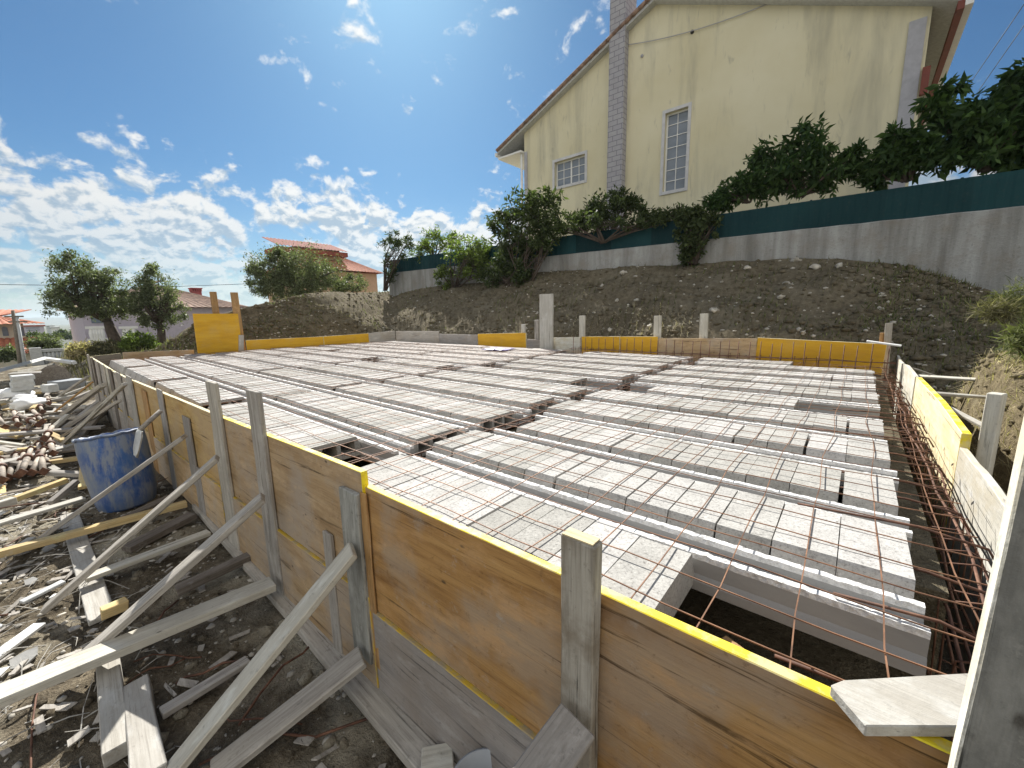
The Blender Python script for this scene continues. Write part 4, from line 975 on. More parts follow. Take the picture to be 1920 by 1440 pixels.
# slab bars reaching out over the trench
for k in range(20):
    yv = .95 + k * .31 + random.uniform(-.06, .06); z = ZB + random.uniform(-.05, .005); e = random.uniform(.10, .2)
    tag(tube('rebar', [(.05 - random.uniform(0, .3), yv, z), (.22, yv + .01, z + .012), (.22 + e, yv + random.uniform(-.03, .03), z - .005), (.25 + e, yv + random.uniform(-.02, .02), z - .06)], .0045, M_RUST, None, 5), 'short hooked rebar reaching from the slab over the right-hand trench', 'rebar', 'hooked bars over the trench')
for k, (pa, pb) in enumerate((((700, 935), (772, 880)), ((690, 905), (775, 872)), ((640, 850), (760, 885)))):
    tag(tube('rebar', [GZ(*pa, ZB - .02 + .01 * k), GZ(*pb, ZB - .01)], .004, M_WIRE, None, 5), ['rusty bar crossing the opening left of the near joist end, lowest one', 'rusty bar crossing the opening left of the near joist end, middle one', 'rusty bar lying into the opening from the last left block'][k], 'rebar')
tp = GZ(935, 656, ZB + .01)
V = []; F = []
for i in range(9):
    for j in range(6): V.append(tp + Vector(((i - 4) * .075, (j - 2.5) * .09, .02 + .03 * noise.noise(Vector((i * .7, j * .9, 2))))))
F = [(i * 6 + j, (i + 1) * 6 + j, (i + 1) * 6 + j + 1, i * 6 + j + 1) for i in range(8) for j in range(5)]
o = put('plastic_sheet', pmesh('plastic_sheet', V, F, True), M_TARP); o.modifiers.new('solid', 'SOLIDIFY').thickness = .004; tag(o, 'small crumpled violet plastic sheet on the back of the slab', 'plastic sheet')

# ================================================================== formwork
YF = 1.22 * S                # outer face of the front formwork
def panel(A, B, h, T, nrm, m, lab, edge=M_EDGE, off=0.0, group=None, name='formwork_panel', sx=0):
    """A,B = ends of the top edge; the board hangs below it; outer face along the normal"""
    A = Vector(A); B = Vector(B); n = Vector(nrm); dn = Vector((0, 0, -h / 2)) - n * (T / 2)
    if off: A = A - Vector((0, 0, off)); B = B - Vector((0, 0, off))
    L = (B - A).length; me = boardmesh(L, h, T, rough=.0018, ends=(random.uniform(-.01, .01), random.uniform(-.01, .01)))
    me.materials.append(m); me.materials.append(edge)
    for i, p in enumerate(me.polygons):
        if abs(p.normal.z) < .7: p.material_index = 1
    o = put(name, me, None, None, frame(A + dn, B + dn, n)); bevel(o, .0025); return tag(o, lab, 'formwork panel', group)
GF = 'front formwork panels'
def fp(pa, pb, m, lab, edge, low=True, mlow=None, dy=0.0, labl=None, edgel=None):
    A = PY(*pa, YF + dy); B = PY(*pb, YF + dy); h = .585
    panel(A, B, h, .03, (0, -1, 0), m, lab, edge, group=GF)
    if low:
        hb = min(A.z, B.z) - h - .004
        panel((A.x, YF + dy - .014, A.z - h - .004), (B.x, YF + dy - .014, B.z - h - .004), hb - .0, .03, (0, -1, 0), mlow or m, labl, edgel or M_EDGE2, group='lower front formwork panels')
fp((684, 912), (1088, 1094), M_PLYBROWN, 'brown upper formwork panel with yellow edge left of the tall near post', M_EDGE, True, M_PLYGREY, 0, 'grey cement-stained lower panel with yellow top edge left of the near post')
fp((1092, 1096), (1812, 1427), M_PLYBROWN, 'brown upper formwork panel with bright yellow edge in the bottom right corner', M_EDGE, True, M_PLYBROWN, .003, 'lower brown panel below the bottom right corner panel')
fp((398, 776), (678, 886), M_PLYTAN, 'tan worn formwork panel with faded yellow edge between two tall posts', M_EDGE, True, M_PLYTAN, -.004, 'grey-tan lower panel behind the crossing braces')
M_FADED = wood('faded_edge', (.60, .52, .32), (.74, .66, .42), (.78, .72, .50))
fp((247, 713), (396, 775), M_PLYGOLD, 'golden formwork panel with pale edge behind the blue barrel', M_FADED, True, M_PLYTAN, 0, 'lower tan panel behind the blue barrel')
fp((209, 695), (245, 713), M_PLYGREY, 'grey formwork panel left of the golden one', M_FADED, True, M_PLYGREY, .002, 'lower grey panel left of the golden one')
fp((193, 684.5), (208, 694), M_PLYCEM, 'short grey formwork panel, third from the far left corner', M_FADED, True, M_PLYGREY, -.003, 'lower short grey panel, third from the far left corner')
fp((167.5, 669), (192.5, 684), M_PLYGREY, 'pinkish grey formwork panel at the far left corner', M_FADED, True, M_PLYGREY, .002, 'lower panel at the far left corner of the formwork')
# far-left end wall
XE = PY(168, 669, YF).x
def leftwall(pa, pb, m, lab, edge, h=.55, dx=0.0):
    A = PX(*pa, XE + dx); B = PX(*pb, XE + dx)
    return panel(A, B, h, .03, (1, 0, 0), m, lab, edge, group='left end formwork panels')
leftwall((169, 668.5), (228, 662), M_DARKWOOD, 'dark formwork panel closing the far left corner, pale top edge', M_FADED)
leftwall((229, 661), (363, 656), M_PLYTAN, 'brownish formwork panel left of the square yellow panel', M_PLYTAN, dx=.003)
YX = -11.3
A = PX(361, 588, YX); B = PX(446, 588, YX); C = PX(446, 662, YX)
panel(A, B, A.z - C.z, .04, (1, 0, 0), M_YELLOW, 'large upright square yellow panel at the far left end of the slab', M_YELLOW)
for pl_, pr, pt, lab in ((393, 405, 547, 'brown timber post behind the square yellow panel, left one'), (432, 445, 548, 'brown timber post behind the square yellow panel, right one')):
    a = PX(pl_, pt, YX - .08); b_ = PX(pr, pt, YX - .08); yc = (a.y + b_.y) / 2
    board('timber_post', (YX - .08, yc + .02, .3), (YX - .08, yc, a.z), b_.y - a.y, .07, (1, 0, 0), M_BROWNWOOD, lab, 'post')
for k, (pa, pb, m, lab) in enumerate((((461, 638), (606, 631), M_YELLOW, 'long low yellow panel right of the square yellow panel'), ((607, 631), (691, 625), M_YELLOW, 'low yellow panel next to the grey back corner'), ((692, 625), (741, 620), M_PLYGREY, 'grey panel left of the back corner'))):
    t0 = (pa[0] - 461) / 280; t1 = (pb[0] - 461) / 280; X0 = -11.25 + .45 * t0; X1 = -11.25 + .45 * t1
    panel(PX(*pa, X0), PX(*pb, X1), .50, .03, (1, 0, 0), m, lab, M_FADED if k < 2 else M_PLYGREY, group='left end formwork panels')
board('timber_stud', PX(452, 662, -11.3), PX(452, 628, -11.3), .11, .06, (1, 0, 0), M_PLYGREY, 'short grey stud between the square and the long yellow panels', 'stud')
# back formwork, seen from inside
YB = 7.24
BK = (((742, 621), (822, 621), M_PLYGREY, 'dark grey back panel right of the back corner', 0), ((823, 626), (895, 628), M_PLYGREY, 'bluish grey back panel left of a yellow one', .004), ((896, 626), (986, 624), M_YELLOW, 'stained yellow back panel left of the tall pale post', 0), ((987, 636), (1037, 638), M_PLYGREY, 'small grey back panel behind the tall pale post', .01),
      ((1038, 633), (1090, 632), M_PLYCEM, 'light grey back panel right of the tall pale post', .003), ((1091, 631), (1162, 631), M_YELLOW, 'bright yellow back panel left of a faded yellow one', 0), ((1163, 631), (1234, 631), M_YELLOW, 'faded yellow back panel in the middle of the back wall', .004), ((1235, 634), (1419, 635), M_PLYTAN, 'long pinkish brown back panel between yellow ones', 0), ((1420, 633), (1662, 645), M_YELLOW, 'long yellow back panel ending at the right-hand corner', .003))
for pa, pb, m, lab, dy in BK:
    panel(PY(*pa, YB + dy), PY(*pb, YB + dy), .42, .03, (0, -1, 0), m, lab, m if m is not M_YELLOW else M_FADED, group='back formwork panels')
for xa, xb, yt, yb, Y_, T, m, lab in ((1012.5, 1037, 552, 660, YB - .06, .05, M_PALEWOOD, 'tall pale post board standing at the middle of the back formwork'), (978, 985, 608, 640, YB + .08, .04, M_PALEWOOD, 'thin pale stake left of the tall pale post'), (1003, 1010, 600, 650, YB + .10, .04, M_GREYWOOD, 'thin grey stake close behind the tall pale post'), (1087, 1097, 592, 640, YB + .08, .05, M_PALEWOOD, 'pale stake behind the joint of grey and bright yellow panels'),
                                (1227, 1240, 592, 640, YB + .08, .05, M_PALEWOOD, 'pale stake behind the faded yellow back panel'), (1313, 1328, 588, 640, YB + .08, .05, M_PALEWOOD, 'pale stake behind the long pinkish brown panel'), (1660, 1674, 606, 660, YB + .10, .05, M_GREYWOOD, 'tall grey stake at the right-hand back corner'), (1650, 1659, 624, 660, YB + .12, .05, M_BROWNWOOD, 'short brown stake beside the right-hand back corner stake')):
    a, b_ = PY(xa, yt, Y_), PY(xb, yt, Y_); c = PY((xa + xb) / 2, yb, Y_)
    board('stake' if 'stake' in lab else 'timber_post', (c.x, Y_, .5), ((a.x + b_.x) / 2, Y_, a.z), b_.x - a.x, T, (0, -1, 0), m, lab, 'stake' if 'stake' in lab else 'post')
board('lath', PY(1625, 639.5, 7.15), PY(1690, 648.5, 7.1), .035, .02, (0, -.3, 1), M_WHITE, 'thin white lath lying across the right-hand back corner', 'lath')
# right-hand formwork (sunlit inner faces)
XRW = .49
def rightpanel(prof, m, lab, T, edge, zb=.25):
    """inner-face outline from photo pixels on the plane X = XRW, extruded outwards"""
    top = [PX(*p, XRW) for p in prof]; n = len(top)
    V = []; 
    for p in top: V += [(XRW, p.y, zb), (XRW, p.y, p.z), (XRW + T, p.y, p.z), (XRW + T, p.y, zb)]
    F = []; E = []
    for i in range(n - 1):
        for j in range(4): F.append((i * 4 + j, (i + 1) * 4 + j, (i + 1) * 4 + (j + 1) % 4, i * 4 + (j + 1) % 4)); E.append(1 if j == 1 else 0)
    F += [(0, 1, 2, 3), ((n - 1) * 4 + 3, (n - 1) * 4 + 2, (n - 1) * 4 + 1, (n - 1) * 4)]; E += [1, 1]
    c = Vector((XRW, top[0].y, .7)); R_ = Matrix(((0, 0, 1, 0), (1, 0, 0, 0), (0, 1, 0, 0), (0, 0, 0, 1))); mw = Matrix.Translation(c) @ R_
    inv = mw.inverted(); me = pmesh('panel', [inv @ Vector(v) for v in V], F); me.materials.append(m); me.materials.append(edge)
    for p, e in zip(me.polygons, E): p.material_index = e
    bm = bmesh.new(); bm.from_mesh(me); bmesh.ops.recalc_face_normals(bm, faces=bm.faces); bm.to_mesh(me); bm.free()
    o = put('formwork_panel', me, None, None, mw); bevel(o, .003); return tag(o, lab, 'formwork panel', 'right-hand formwork panels')
rightpanel([(1667, 646), (1675, 652), (1680, 662), (1686, 676), (1692, 682), (1700, 685), (1708, 695), (1716, 706)], M_PLYCEM, 'white cement-crusted formwork board with a ragged curved top', .028, M_PLYCEM)
rightpanel([(1718, 707), (1760, 752), (1803, 812)], M_PLYCREAM, 'cream sunlit formwork panel with bright yellow edge beside the trench', .04, M_EDGE)
XRW = .492
rightpanel([(1799, 838), (1806, 846), (1822, 868), (1836, 882), (1858, 912), (1888, 958), (1930, 1025)], M_PLYCEM, 'white crusted formwork board next to the big leaning grey board', .03, M_PLYCEM)
# posts and braces of the right side
a = PX(1870, 737, .60)
board('timber_post', (.60, a.y, .2), (.60, a.y, a.z), .06, .055, (-.5, -1, 0), M_PALEWOOD, 'pale square post behind the right-hand crusted board', 'post')
for k, (pa, pb, xa, xb, w_, lab) in enumerate((((1688, 669), (1768, 663), .56, 1.0, .05, 'pale wooden lath bracing the far end of the right formwork against the mound'), ((1706, 689), (1757, 706), .56, .85, .03, 'thin grey lath slanting down behind the ragged white board'), ((1717, 705), (1836, 712), .55, .98, .045, 'long pale lath resting on the corner of the cream panel'), ((1757, 738), (1852, 745), .55, .95, .045, 'pale splintered lath from the cream panel to the mound'), ((1778, 765), (1858, 806), .55, .72, .035, 'pale lath slanting down towards the square post'), ((1684, 655), (1748, 657), .56, .95, .03, 'grey lath in the shade at the far end of the right formwork'))):
    board('lath', PX(*pa, xa), PX(*pb, xb), w_, .022, (0, -.5, 1), M_PALEWOOD if k not in (1, 5) else M_GREYWOOD, lab, 'lath', 'laths bracing the right-hand formwork')
# the big grey post at the right edge, very close
tl, bl_ = PY(1921, 757, .80), PY(1764, 1440, .80)
wd = .17
me = boardmesh(2.26, wd, .035, rough=.002); me.materials.append(M_DARKCEM); me.materials.append(M_PLYCEM)
for p_ in me.polygons:
    if abs(p_.normal.z) < .7: p_.material_index = 1  # pale edge colour stands in for sunlight on the edge faces
o = put('post_board', me, None, None, frame((bl_.x + wd / 2 - .004, .80, .0), (tl.x + wd / 2 + .012, .80, 2.25), (0, -1, 0))); bevel(o, .003)
tag(o, 'big upright dark grey board with pale edge filling the right side, closest to the viewer', 'board')
p = [GZ(1557, 1284, 1.108), GZ(1582, 1274, 1.108), GZ(1830, 1260, 1.108), GZ(1830, 1362, 1.108), GZ(1624, 1361, 1.108)]
V = [q for q in p] + [q - Vector((0, 0, .022)) for q in p]; n = 5
c = sum((Vector(q) for q in p), Vector()) / 5; V = [q - c for q in V]
o = put('board_offcut', pmesh('offcut', V, [tuple(range(4, -1, -1)), tuple(range(5, 10))] + [(i, (i + 1) % n, (i + 1) % n + n, i + n) for i in range(n)]), M_PALEWOOD, None, Matrix.Translation(c)); 
bm = bmesh.new(); bm.from_mesh(o.data); bmesh.ops.recalc_face_normals(bm, faces=bm.faces); bm.to_mesh(o.data); bm.free(); bevel(o, .002)
tag(o, 'short pale board offcut with slanted end lying flat on the formwork edge', 'board')

# ------------------------------------------------------------------ front posts
def post(pl_, pr, yt, T, m, lab, zb=.0, frac=.8, pb=None, name='timber_post'):
    Y_ = YF - T / 2 - .006; a, b_ = PY(pl_, yt, YF - T), PY(pr, yt, YF - .006); w_ = max(.02, b_.x - a.x)
    xc = a.x + w_ / 2; zt = a.z
    x2 = xc
    if pb: x2 = PY(pb, pb and 1000, YF - T).x
    return board(name, (xc if not pb else x2, Y_, zb), (xc, Y_, zt), w_, T, (0, -1, 0), m, lab, 'post' if name == 'timber_post' else 'stake', 'posts along the front formwork', rough=.004)
pt_ = post(1053, 1130, 1000, .04, M_OLDPOST, 'split grey post with pale yellowish cut top, nearest at the front formwork', frac=.93)
zt_ = PY(1053, 1000, YF - .04).z; xa_, xb_ = PY(1056, 1000, YF - .04).x, PY(1126, 1000, YF - .006).x
pm = box('cut_top', (xa_, xb_, YF - .045, YF - .008, zt_ + .0005, zt_ + .004), M_PALEYEL, pt_)
post(636, 676, 911, .025, M_FLAKE, 'wide post with grey flaking paint at the panel joint', frac=.78, zb=.2)
post(676, 688, 922, .008, M_BROWNWOOD, 'narrow brown strip beside the grey flaking post', frac=.75, zb=.2)
post(462, 490, 729, .022, M_GREYWOOD, 'tall grey post, right one of the tall pair', frac=.72)
post(386, 409, 714, .022, M_GREYWOOD, 'tall grey post, left one of the tall pair', frac=.72)
post(294, 304, 728, .012, M_GREYWOOD, 'grey post above the shovel, left of the tall pair', frac=.75)
post(265, 274, 730, .01, M_BROWNWOOD, 'short brown post on the golden panel near the barrel', frac=.8)
post(236, 246, 703, .012, M_PALEWOOD, 'pale post left of the golden panel', frac=.8)
post(342, 355, 778, .012, M_GREYWOOD, 'short grey stake on the golden panel, above the first brace', frac=.8, name='stake', zb=.3)
post(362, 375, 870, .015, M_GREYWOOD, 'low grey stake between the barrel and the tall pair', frac=.8, name='stake')
post(605, 625, 994, .02, M_GREYWOOD, 'low pale stake behind the wide near brace', frac=.8, name='stake')
for k, (a_, b__, t_) in enumerate(((217, 225, 697), (202, 208, 690), (190, 195, 683), (180, 184, 677), (171, 174, 670), (163, 167, 664), (226, 232, 740))):
    post(a_, b__, t_, .016, [M_GREYWOOD, M_DARKWOOD, M_GREYWOOD][k % 3], ['grey post second left of the golden panel', 'dark post third left of the golden panel', 'grey post fourth left of the golden panel', 'grey post near the far left corner', 'dark post second from the far left corner', 'dark post at the very far left corner', 'shorter grey stud left of the pale post'][k], frac=.8)

# ------------------------------------------------------------------ braces
def brace(pt, pb, w_, T, m, lab, zb=.03, yt=None, nrm=(0, -.25, 1), Yt=YF - .085):
    return board('brace', PY(*pt, Yt), GZ(*pb, zb), w_, T, nrm, m, lab, 'brace', 'slanting braces of the front formwork')
brace((345, 819), (78, 1008), .085, .035, M_GREYWOOD, 'slanting brace crossing in front of the blue barrel')
brace((408, 858), (84, 1143), .085, .035, M_GREYWOOD, 'slanting brace from the left post of the tall pair')
brace((494, 932), (136, 1250), .095, .035, M_GREYWOOD, 'slanting brace from the right post of the tall pair', zb=.10)
brace((662, 1030), (318, 1452), .105, .03, M_PALEWOOD, 'wide pale near brace with shade on its upper end', zb=.06, Yt=YF - .06)
brace((234, 720), (112, 838), .06, .04, M_PALEWOOD, 'thin pale brace with sunlit edge beyond the barrel')
brace((223, 752), (112, 822), .07, .04, M_GREYWOOD, 'grey brace just left of the barrel top')
brace((193, 722), (102, 790), .11, .06, M_GREYWOOD, 'thick grey brace, third beyond the barrel')
brace((197, 752), (116, 808), .11, .06, M_GREYWOOD, 'thick grey brace lying low beyond the barrel')
brace((165, 706), (106, 746), .06, .04, M_PALEWOOD, 'pale brace at the far left corner')
brace((174, 716), (88, 784), .03, .03, M_BROWNWOOD, 'thin brown brace between two grey ones')
brace((1084, 1350), (985, 1490), .105, .022, M_GREYWOOD, 'grey board leaning on the nearest split post', zb=.70, Yt=YF - .08, nrm=(.1, -.75, .7))
brace((680, 1230), (398, 1452), .11, .032, M_GREYWOOD, 'low grey brace in full shade under the wide pale one', zb=.05, Yt=YF - .06)

# ------------------------------------------------------------------ planks on the ground
def plank(pa, pb, z0, z1, w_, T, m, lab, nrm=(0, 0, 1), name='plank', cat='plank', **kw):
    return board(name, GZ(*pa, z0), GZ(*pb, z1), w_, T, nrm, m, lab, cat, 'loose planks on the ground', **kw)
plank((376, 946), (560, 1148), .06, .06, .13, .05, M_GREYWOOD, 'grey sill plank along the foot of the formwork, left length')
plank((566, 1155), (818, 1440), .06, .06, .13, .05, M_GREYWOOD, 'muddy grey sill plank along the foot of the formwork, near length')
plank((512, 1094), (-60, 1330), .17, .20, .125, .045, M_PALEWOOD, 'wide pale plank lying across the others in the foreground')
plank((392, 998), (158, 1086), .10, .10, .085, .03, M_PALEWOOD, 'pale strut plank ending under the third brace')
plank((362, 966), (236, 1030), .08, .05, .11, .05, M_DARKWOOD, 'dark shaded plank below the second brace')
plank((350, 944), (-30, 1046), .12, .12, .07, .05, M_PINE, 'long yellowish plank running from the barrel to the left edge')
plank((158, 934), (-20, 987), .07, .07, .10, .03, M_PALEWOOD, 'broad pale plank left of the barrel foot')
plank((125, 900), (28, 936), .12, .08, .07, .05, M_PINE, 'split yellow timber left of the barrel')
plank((28, 938), (-30, 956), .08, .08, .07, .07, M_PALEWOOD, 'squared timber end at the left edge')
plank((144, 902), (94, 944), .18, .08, .05, .05, M_GREYWOOD, 'short grey strut leaning against the barrel')
plank((130, 965), (192, 1160), .03, .03, .12, .03, M_PALEWOOD, 'bright pale board lying lengthwise under the braces')
plank((203, 1240), (220, 1415), .07, .05, .085, .07, M_PALEWOOD, 'short pale beam with nail holes and a brown cut end')
plank((255, 1290), (283, 1470), .05, .05, .10, .08, M_PALEWOOD, 'rough split pale log piece beside the short beam', rough=.014)
plank((302, 1338), (466, 1238), .06, .06, .06, .03, M_GREYWOOD, 'thin grey plank in the shade under the wide brace')
plank((470, 1043), (330, 1108), .10, .06, .08, .05, M_DARKWOOD, 'dark log lying against the sill plank')
plank((320, 932), (230, 975), .06, .05, .09, .04, M_DARKWOOD, 'dark plank behind the barrel foot')
plank((0, 1050), (60, 1010), .04, .05, .06, .03, M_PALEWOOD, 'short pale offcut near the left edge below the yellowish plank')
plank((-20, 1240), (75, 1170), .03, .04, .07, .02, M_FOAM, 'white board scrap at the left edge above the wide plank')
plank((40, 1130), (120, 1090), .03, .04, .05, .02, M_PALEGREY, 'grey slate-like scrap left of the second brace')
plank((190, 1150), (240, 1130), .06, .06, .07, .06, M_PINE, 'crumbling yellow timber chunk between the braces', rough=.012)
plank((790, 1432), (850, 1420), .13, .13, .10, .03, M_PALEWOOD, 'board end sticking out at the bottom edge')
for k, (pa, pb, m) in enumerate((((190, 744), (104, 804), M_DARKWOOD), ((186, 752), (118, 806), M_GREYWOOD), ((182, 738), (96, 786), M_DARKWOOD), ((196, 764), (124, 812), M_DARKWOOD), ((172, 733), (100, 764), M_GREYWOOD), ((162, 726), (92, 752), M_PALEWOOD), ((200, 772), (132, 818), M_GREYWOOD), ((168, 716), (110, 738), M_GREYWOOD), ((204, 760), (140, 830), M_DARKWOOD), ((150, 760), (60, 782), M_PALEWOOD), ((140, 742), (58, 760), M_PALEWOOD), ((128, 778), (88, 812), M_PALEWOOD))):
    board('plank', GZ(*pa, .16 + .05 * (k % 3)), GZ(*pb, .05), .09, .05, (0, -.2, 1), m, 'long timber lying slanted in the heap between barrel and far corner', 'plank', 'slanted timbers beyond the barrel')
g = random.Random(21)
for k in range(85):                                           # loose timber heap further left
    X_ = g.uniform(-16, -6.4); Y_ = g.uniform(-1.2, .45); an = g.gauss(.35, .6); L = g.uniform(.5, 1.9); z = g.uniform(.02, .16)
    d = Vector((math.cos(an), math.sin(an), g.uniform(-.05, .05))) * L / 2
    c = Vector((X_, Y_, z)); m = g.choice([M_PALEWOOD, M_GREYWOOD, M_PALEWOOD, M_PINE, M_DARKWOOD])
    board('plank', c - d, c + d, g.uniform(.05, .13), g.uniform(.02, .05), (0, 0, 1), m, 'loose plank in the jumbled timber heap left of the formwork', 'plank', 'planks of the jumbled timber heap')
def prop(p0, p1, lab, group):
    p0, p1 = Vector(p0), Vector(p1); root = empty('steel_prop', p0); tag(root, lab, 'steel prop', group)
    d = (p1 - p0); tube('tube', [p0, p0 + d * .62], .030, M_PIPE, root, 10); tube('inner_tube', [p0 + d * .60, p1], .023, M_PIPE, root, 10)
    t = d.normalized(); u = t.orthogonal().normalized(); v_ = t.cross(u)
    for e, nm in ((p0, 'end_plate'), (p1, 'end_plate')):
        q = [e + u * a * .036 + v_ * b * .036 + t * c * .004 for a, b, c in ((-1, -1, -1), (1, -1, -1), (1, 1, -1), (-1, 1, -1), (-1, -1, 1), (1, -1, 1), (1, 1, 1), (-1, 1, 1))]
        multi(nm, [(q, boxvf(0, 1, 0, 1, 0, 1)[1])], M_RUST, root)
    tube('collar', [p0 + d * .57, p0 + d * .64], .046, M_RUST, root, 10)
PR = [((16, 895), (30, 852)), ((35, 890), (44, 850)), ((40, 886), (58, 842)), ((52, 884), (66, 846)), ((60, 886), (72, 862)), ((82, 884), (72, 832)), ((90, 870), (78, 838)), ((4, 900), (2, 862)), ((100, 850), (92, 822)),
      ((26, 772), (34, 796)), ((62, 770), (80, 790)), ((36, 778), (72, 796)), ((70, 750), (80, 772)), ((88, 745), (92, 756)), ((10, 800), (2, 790)), ((98, 800), (84, 822)), ((46, 808), (58, 792))]
for k, (a_, b__) in enumerate(PR):
    front = k < 9
    za = .08 + .03 * (k % 3)
    p0 = GZ(*a_, za if front else .12 + .04 * (k % 3)); p1 = GZ(*b__, (za + .05) if front else .2 + .03 * (k % 4)); p1 = p0 + (p1 - p0).normalized() * max(.75, (p1 - p0).length)
    prop(p0, p1, 'rusty steel prop tube in the row lying left of the barrel' if front else 'rusty steel prop tube in the tangled pile further back', 'steel props in the near row' if front else 'steel props in the tangled pile')
# far clutter at the left
def slab_at(px, py, X_, sx, sy, sz, m, name, lab, cat, rz=0.0):
    p = PX(px, py, X_); o = put(name, pmesh(name, *boxvf(-sx / 2, sx / 2, -sy / 2, sy / 2, 0, sz)), m, None, Matrix.Translation((p.x, p.y, p.z)) @ Matrix.Rotation(rz, 4, 'Z')); bevel(o, .01); return tag(o, lab, cat)
for k in range(4): slab_at(43, 731 - 6.5 * k, -14.5, .4, .34, .10, M_PALEGREY, 'concrete_slab', ['bottom slab of the stack of pale slabs at the left', 'second slab from the bottom of the pale stack', 'third slab from the bottom of the pale stack', 'top slab of the stack of pale slabs at the left'][k], 'slab', .1 * (k % 2))
slab_at(128, 728, -15.5, .5, .55, .22, M_SHEET, 'metal_trough', 'grey metal trough beside the far end of the formwork', 'trough', .3)
slab_at(95, 735, -14.2, .22, .2, .18, M_PALEGREY, 'concrete_block', 'pale block in front of the grey metal trough', 'block', .5)
slab_at(68, 722, -15, .3, .14, .3, M_DARKWOOD, 'crate', 'dark crate right of the pale slab stack', 'crate', .2)
p = PX(103, 704, -16); 
dr = empty('cable_drum', p); tag(dr, 'round dark wooden drum standing on its rim at the left', 'drum')
for s, nm in ((-.22, 'flange'), (.22, 'flange')): tube(nm, [p + Vector((s - .02, 0, 0)), p + Vector((s + .02, 0, 0))], .26, M_DARKWOOD, dr, 28, smooth=False)
tube('core', [p - Vector((.2, 0, 0)), p + Vector((.2, 0, 0))], .14, M_BROWNWOOD, dr, 20)
for k, (pa, pb, lab) in enumerate((((-20, 700), (82, 672), 'long white beam slanting across the left background'), ((83, 672), (140, 680), 'shorter white beam meeting the long slanting one'), ((30, 700), (100, 684), 'pale beam beneath the long white one'), ((20, 703), (85, 700), 'pale timber under the round drum'))):
    board('beam', GZ(*pa, .45), GZ(*pb, .5), .10, .10, (0, -.3, 1), M_PALEWOOD if k > 1 else M_FOAM, lab, 'beam')
def lump(name, c, r, m, sc=(1, 1, .6), seed=0, sub=3, amp=.35):
    bm = bmesh.new(); bmesh.ops.create_icosphere(bm, subdivisions=sub, radius=r)
    for v in bm.verts:
        v.co *= 1 + amp * noise.noise(v.co * (1.6 / r) + Vector((seed * 7.3, 0, 0))); v.co = Vector((v.co.x * sc[0], v.co.y * sc[1], v.co.z * sc[2]))
    me = bpy.data.meshes.new(name); bm.to_mesh(me); bm.free(); me.shade_smooth(); return put(name, me, m, None, Matrix.Translation(c) @ Matrix.Rotation(seed * 1.7, 4, 'Z'))
for k, (px, py, r_, lab) in enumerate(((8, 742, .22, 'white sack at the left edge'), (30, 740, .26, 'largest white sack, right of the one at the edge'), (52, 758, .2, 'white crumpled sack nearest the steel props'), (44, 748, .16, 'small white sack between the larger ones'))):
    tag(lump('sack', GZ(px, py, .18), r_, M_FOAM, (1.3, 1.1, .6), k + 1), lab, 'sack')

# ------------------------------------------------------------------ blue barrel, shovel, bucket
b0 = GZ(243, 948, .0); t0 = PX(206, 812, b0.x - .12)
ax = (t0 - b0); hB = ax.length; mw = frame(b0, t0, (1, 0, 0)); 
BR = empty('barrel', b0); tag(BR, 'battered blue plastic barrel cut open, leaning behind the braces', 'barrel')
ex = ax.normalized(); e1 = ex.orthogonal().normalized(); e2 = ex.cross(e1)
ps = [(0.0, .0), (0.0, .195), (.03, .210), (.2, .232), (.5, .248), (.8, .250), (.93, .247), (1.0, .240)]
V = []; F = []; n = 48
def ring(t, r_, j=0): 
    o = []
    for k in range(n):
        an = 2 * math.pi * k / n; rr = r_ * (1 + .018 * noise.noise(Vector((math.cos(an) * 2, math.sin(an) * 2, t * 3)))); h_ = t * hB + j * .02 * noise.noise(Vector((math.cos(an) * 4, math.sin(an) * 4, 9)))
        o.append(b0 + ex * h_ + e1 * math.cos(an) * rr + e2 * math.sin(an) * rr)
    return o
rings = [ring(t, max(r_, .001), t > .99) for t, r_ in ps] + [ring(1.0, .235, 1), ring(.5, .225), ring(.06, .17), ring(.06, .001)]
for r_ in rings: V += r_
for i in range(len(rings) - 1):
    for k in range(n): F.append((i * n + k, i * n + (k + 1) % n, (i + 1) * n + (k + 1) % n, (i + 1) * n + k))
V = [v - b0 for v in V]; me = pmesh('shell', V, F, True); put('shell', me, M_BARREL, BR, Matrix.Translation(b0))
v, f_ = tubemesh([p - b0 for p in ring(.985, .248, 1)], .012, 6, closed=True); put('rim', pmesh('rim', v, f_, True), M_BARREL, BR, Matrix.Translation(b0))
sa = PY(302, 770, YF - .10); sb = PX(262, 806, b0.x + .42)
SV = empty('shovel', sb); tag(SV, 'shovel with pale blade hanging over the barrel rim', 'shovel')
tube('handle', [sa, sb], .02, M_GREYWOOD, SV, 8)
V = []; F = []; dx_ = (sb - sa).normalized(); side = dx_.cross(Vector((0, -1, .3))).normalized(); nn = side.cross(dx_)
for i in range(7):
    t = i / 6; w_ = .12 * (1 if t < .6 else math.sqrt(max(0, 1 - ((t - .6) / .42) ** 2))) * (.6 + .4 * min(1, t * 6))
    for j in range(5): s = (j - 2) / 2; V.append(sb + (dx_ * .4 + Vector((0, 0, -.8))).normalized() * t * .24 + side * s * w_ - nn * (1 - s * s) * .03)
F = [(i * 5 + j, (i + 1) * 5 + j, (i + 1) * 5 + j + 1, i * 5 + j + 1) for i in range(6) for j in range(4)]
multi('blade', [(V, F)], M_PALEGREY, SV, True).modifiers.new('solid', 'SOLIDIFY').thickness = .004
bc = GZ(930, 1440, .30)
BU = empty('bucket', bc - Vector((0, 0, .3))); tag(BU, 'cement-crusted bucket at the foot of the near formwork panel', 'bucket')
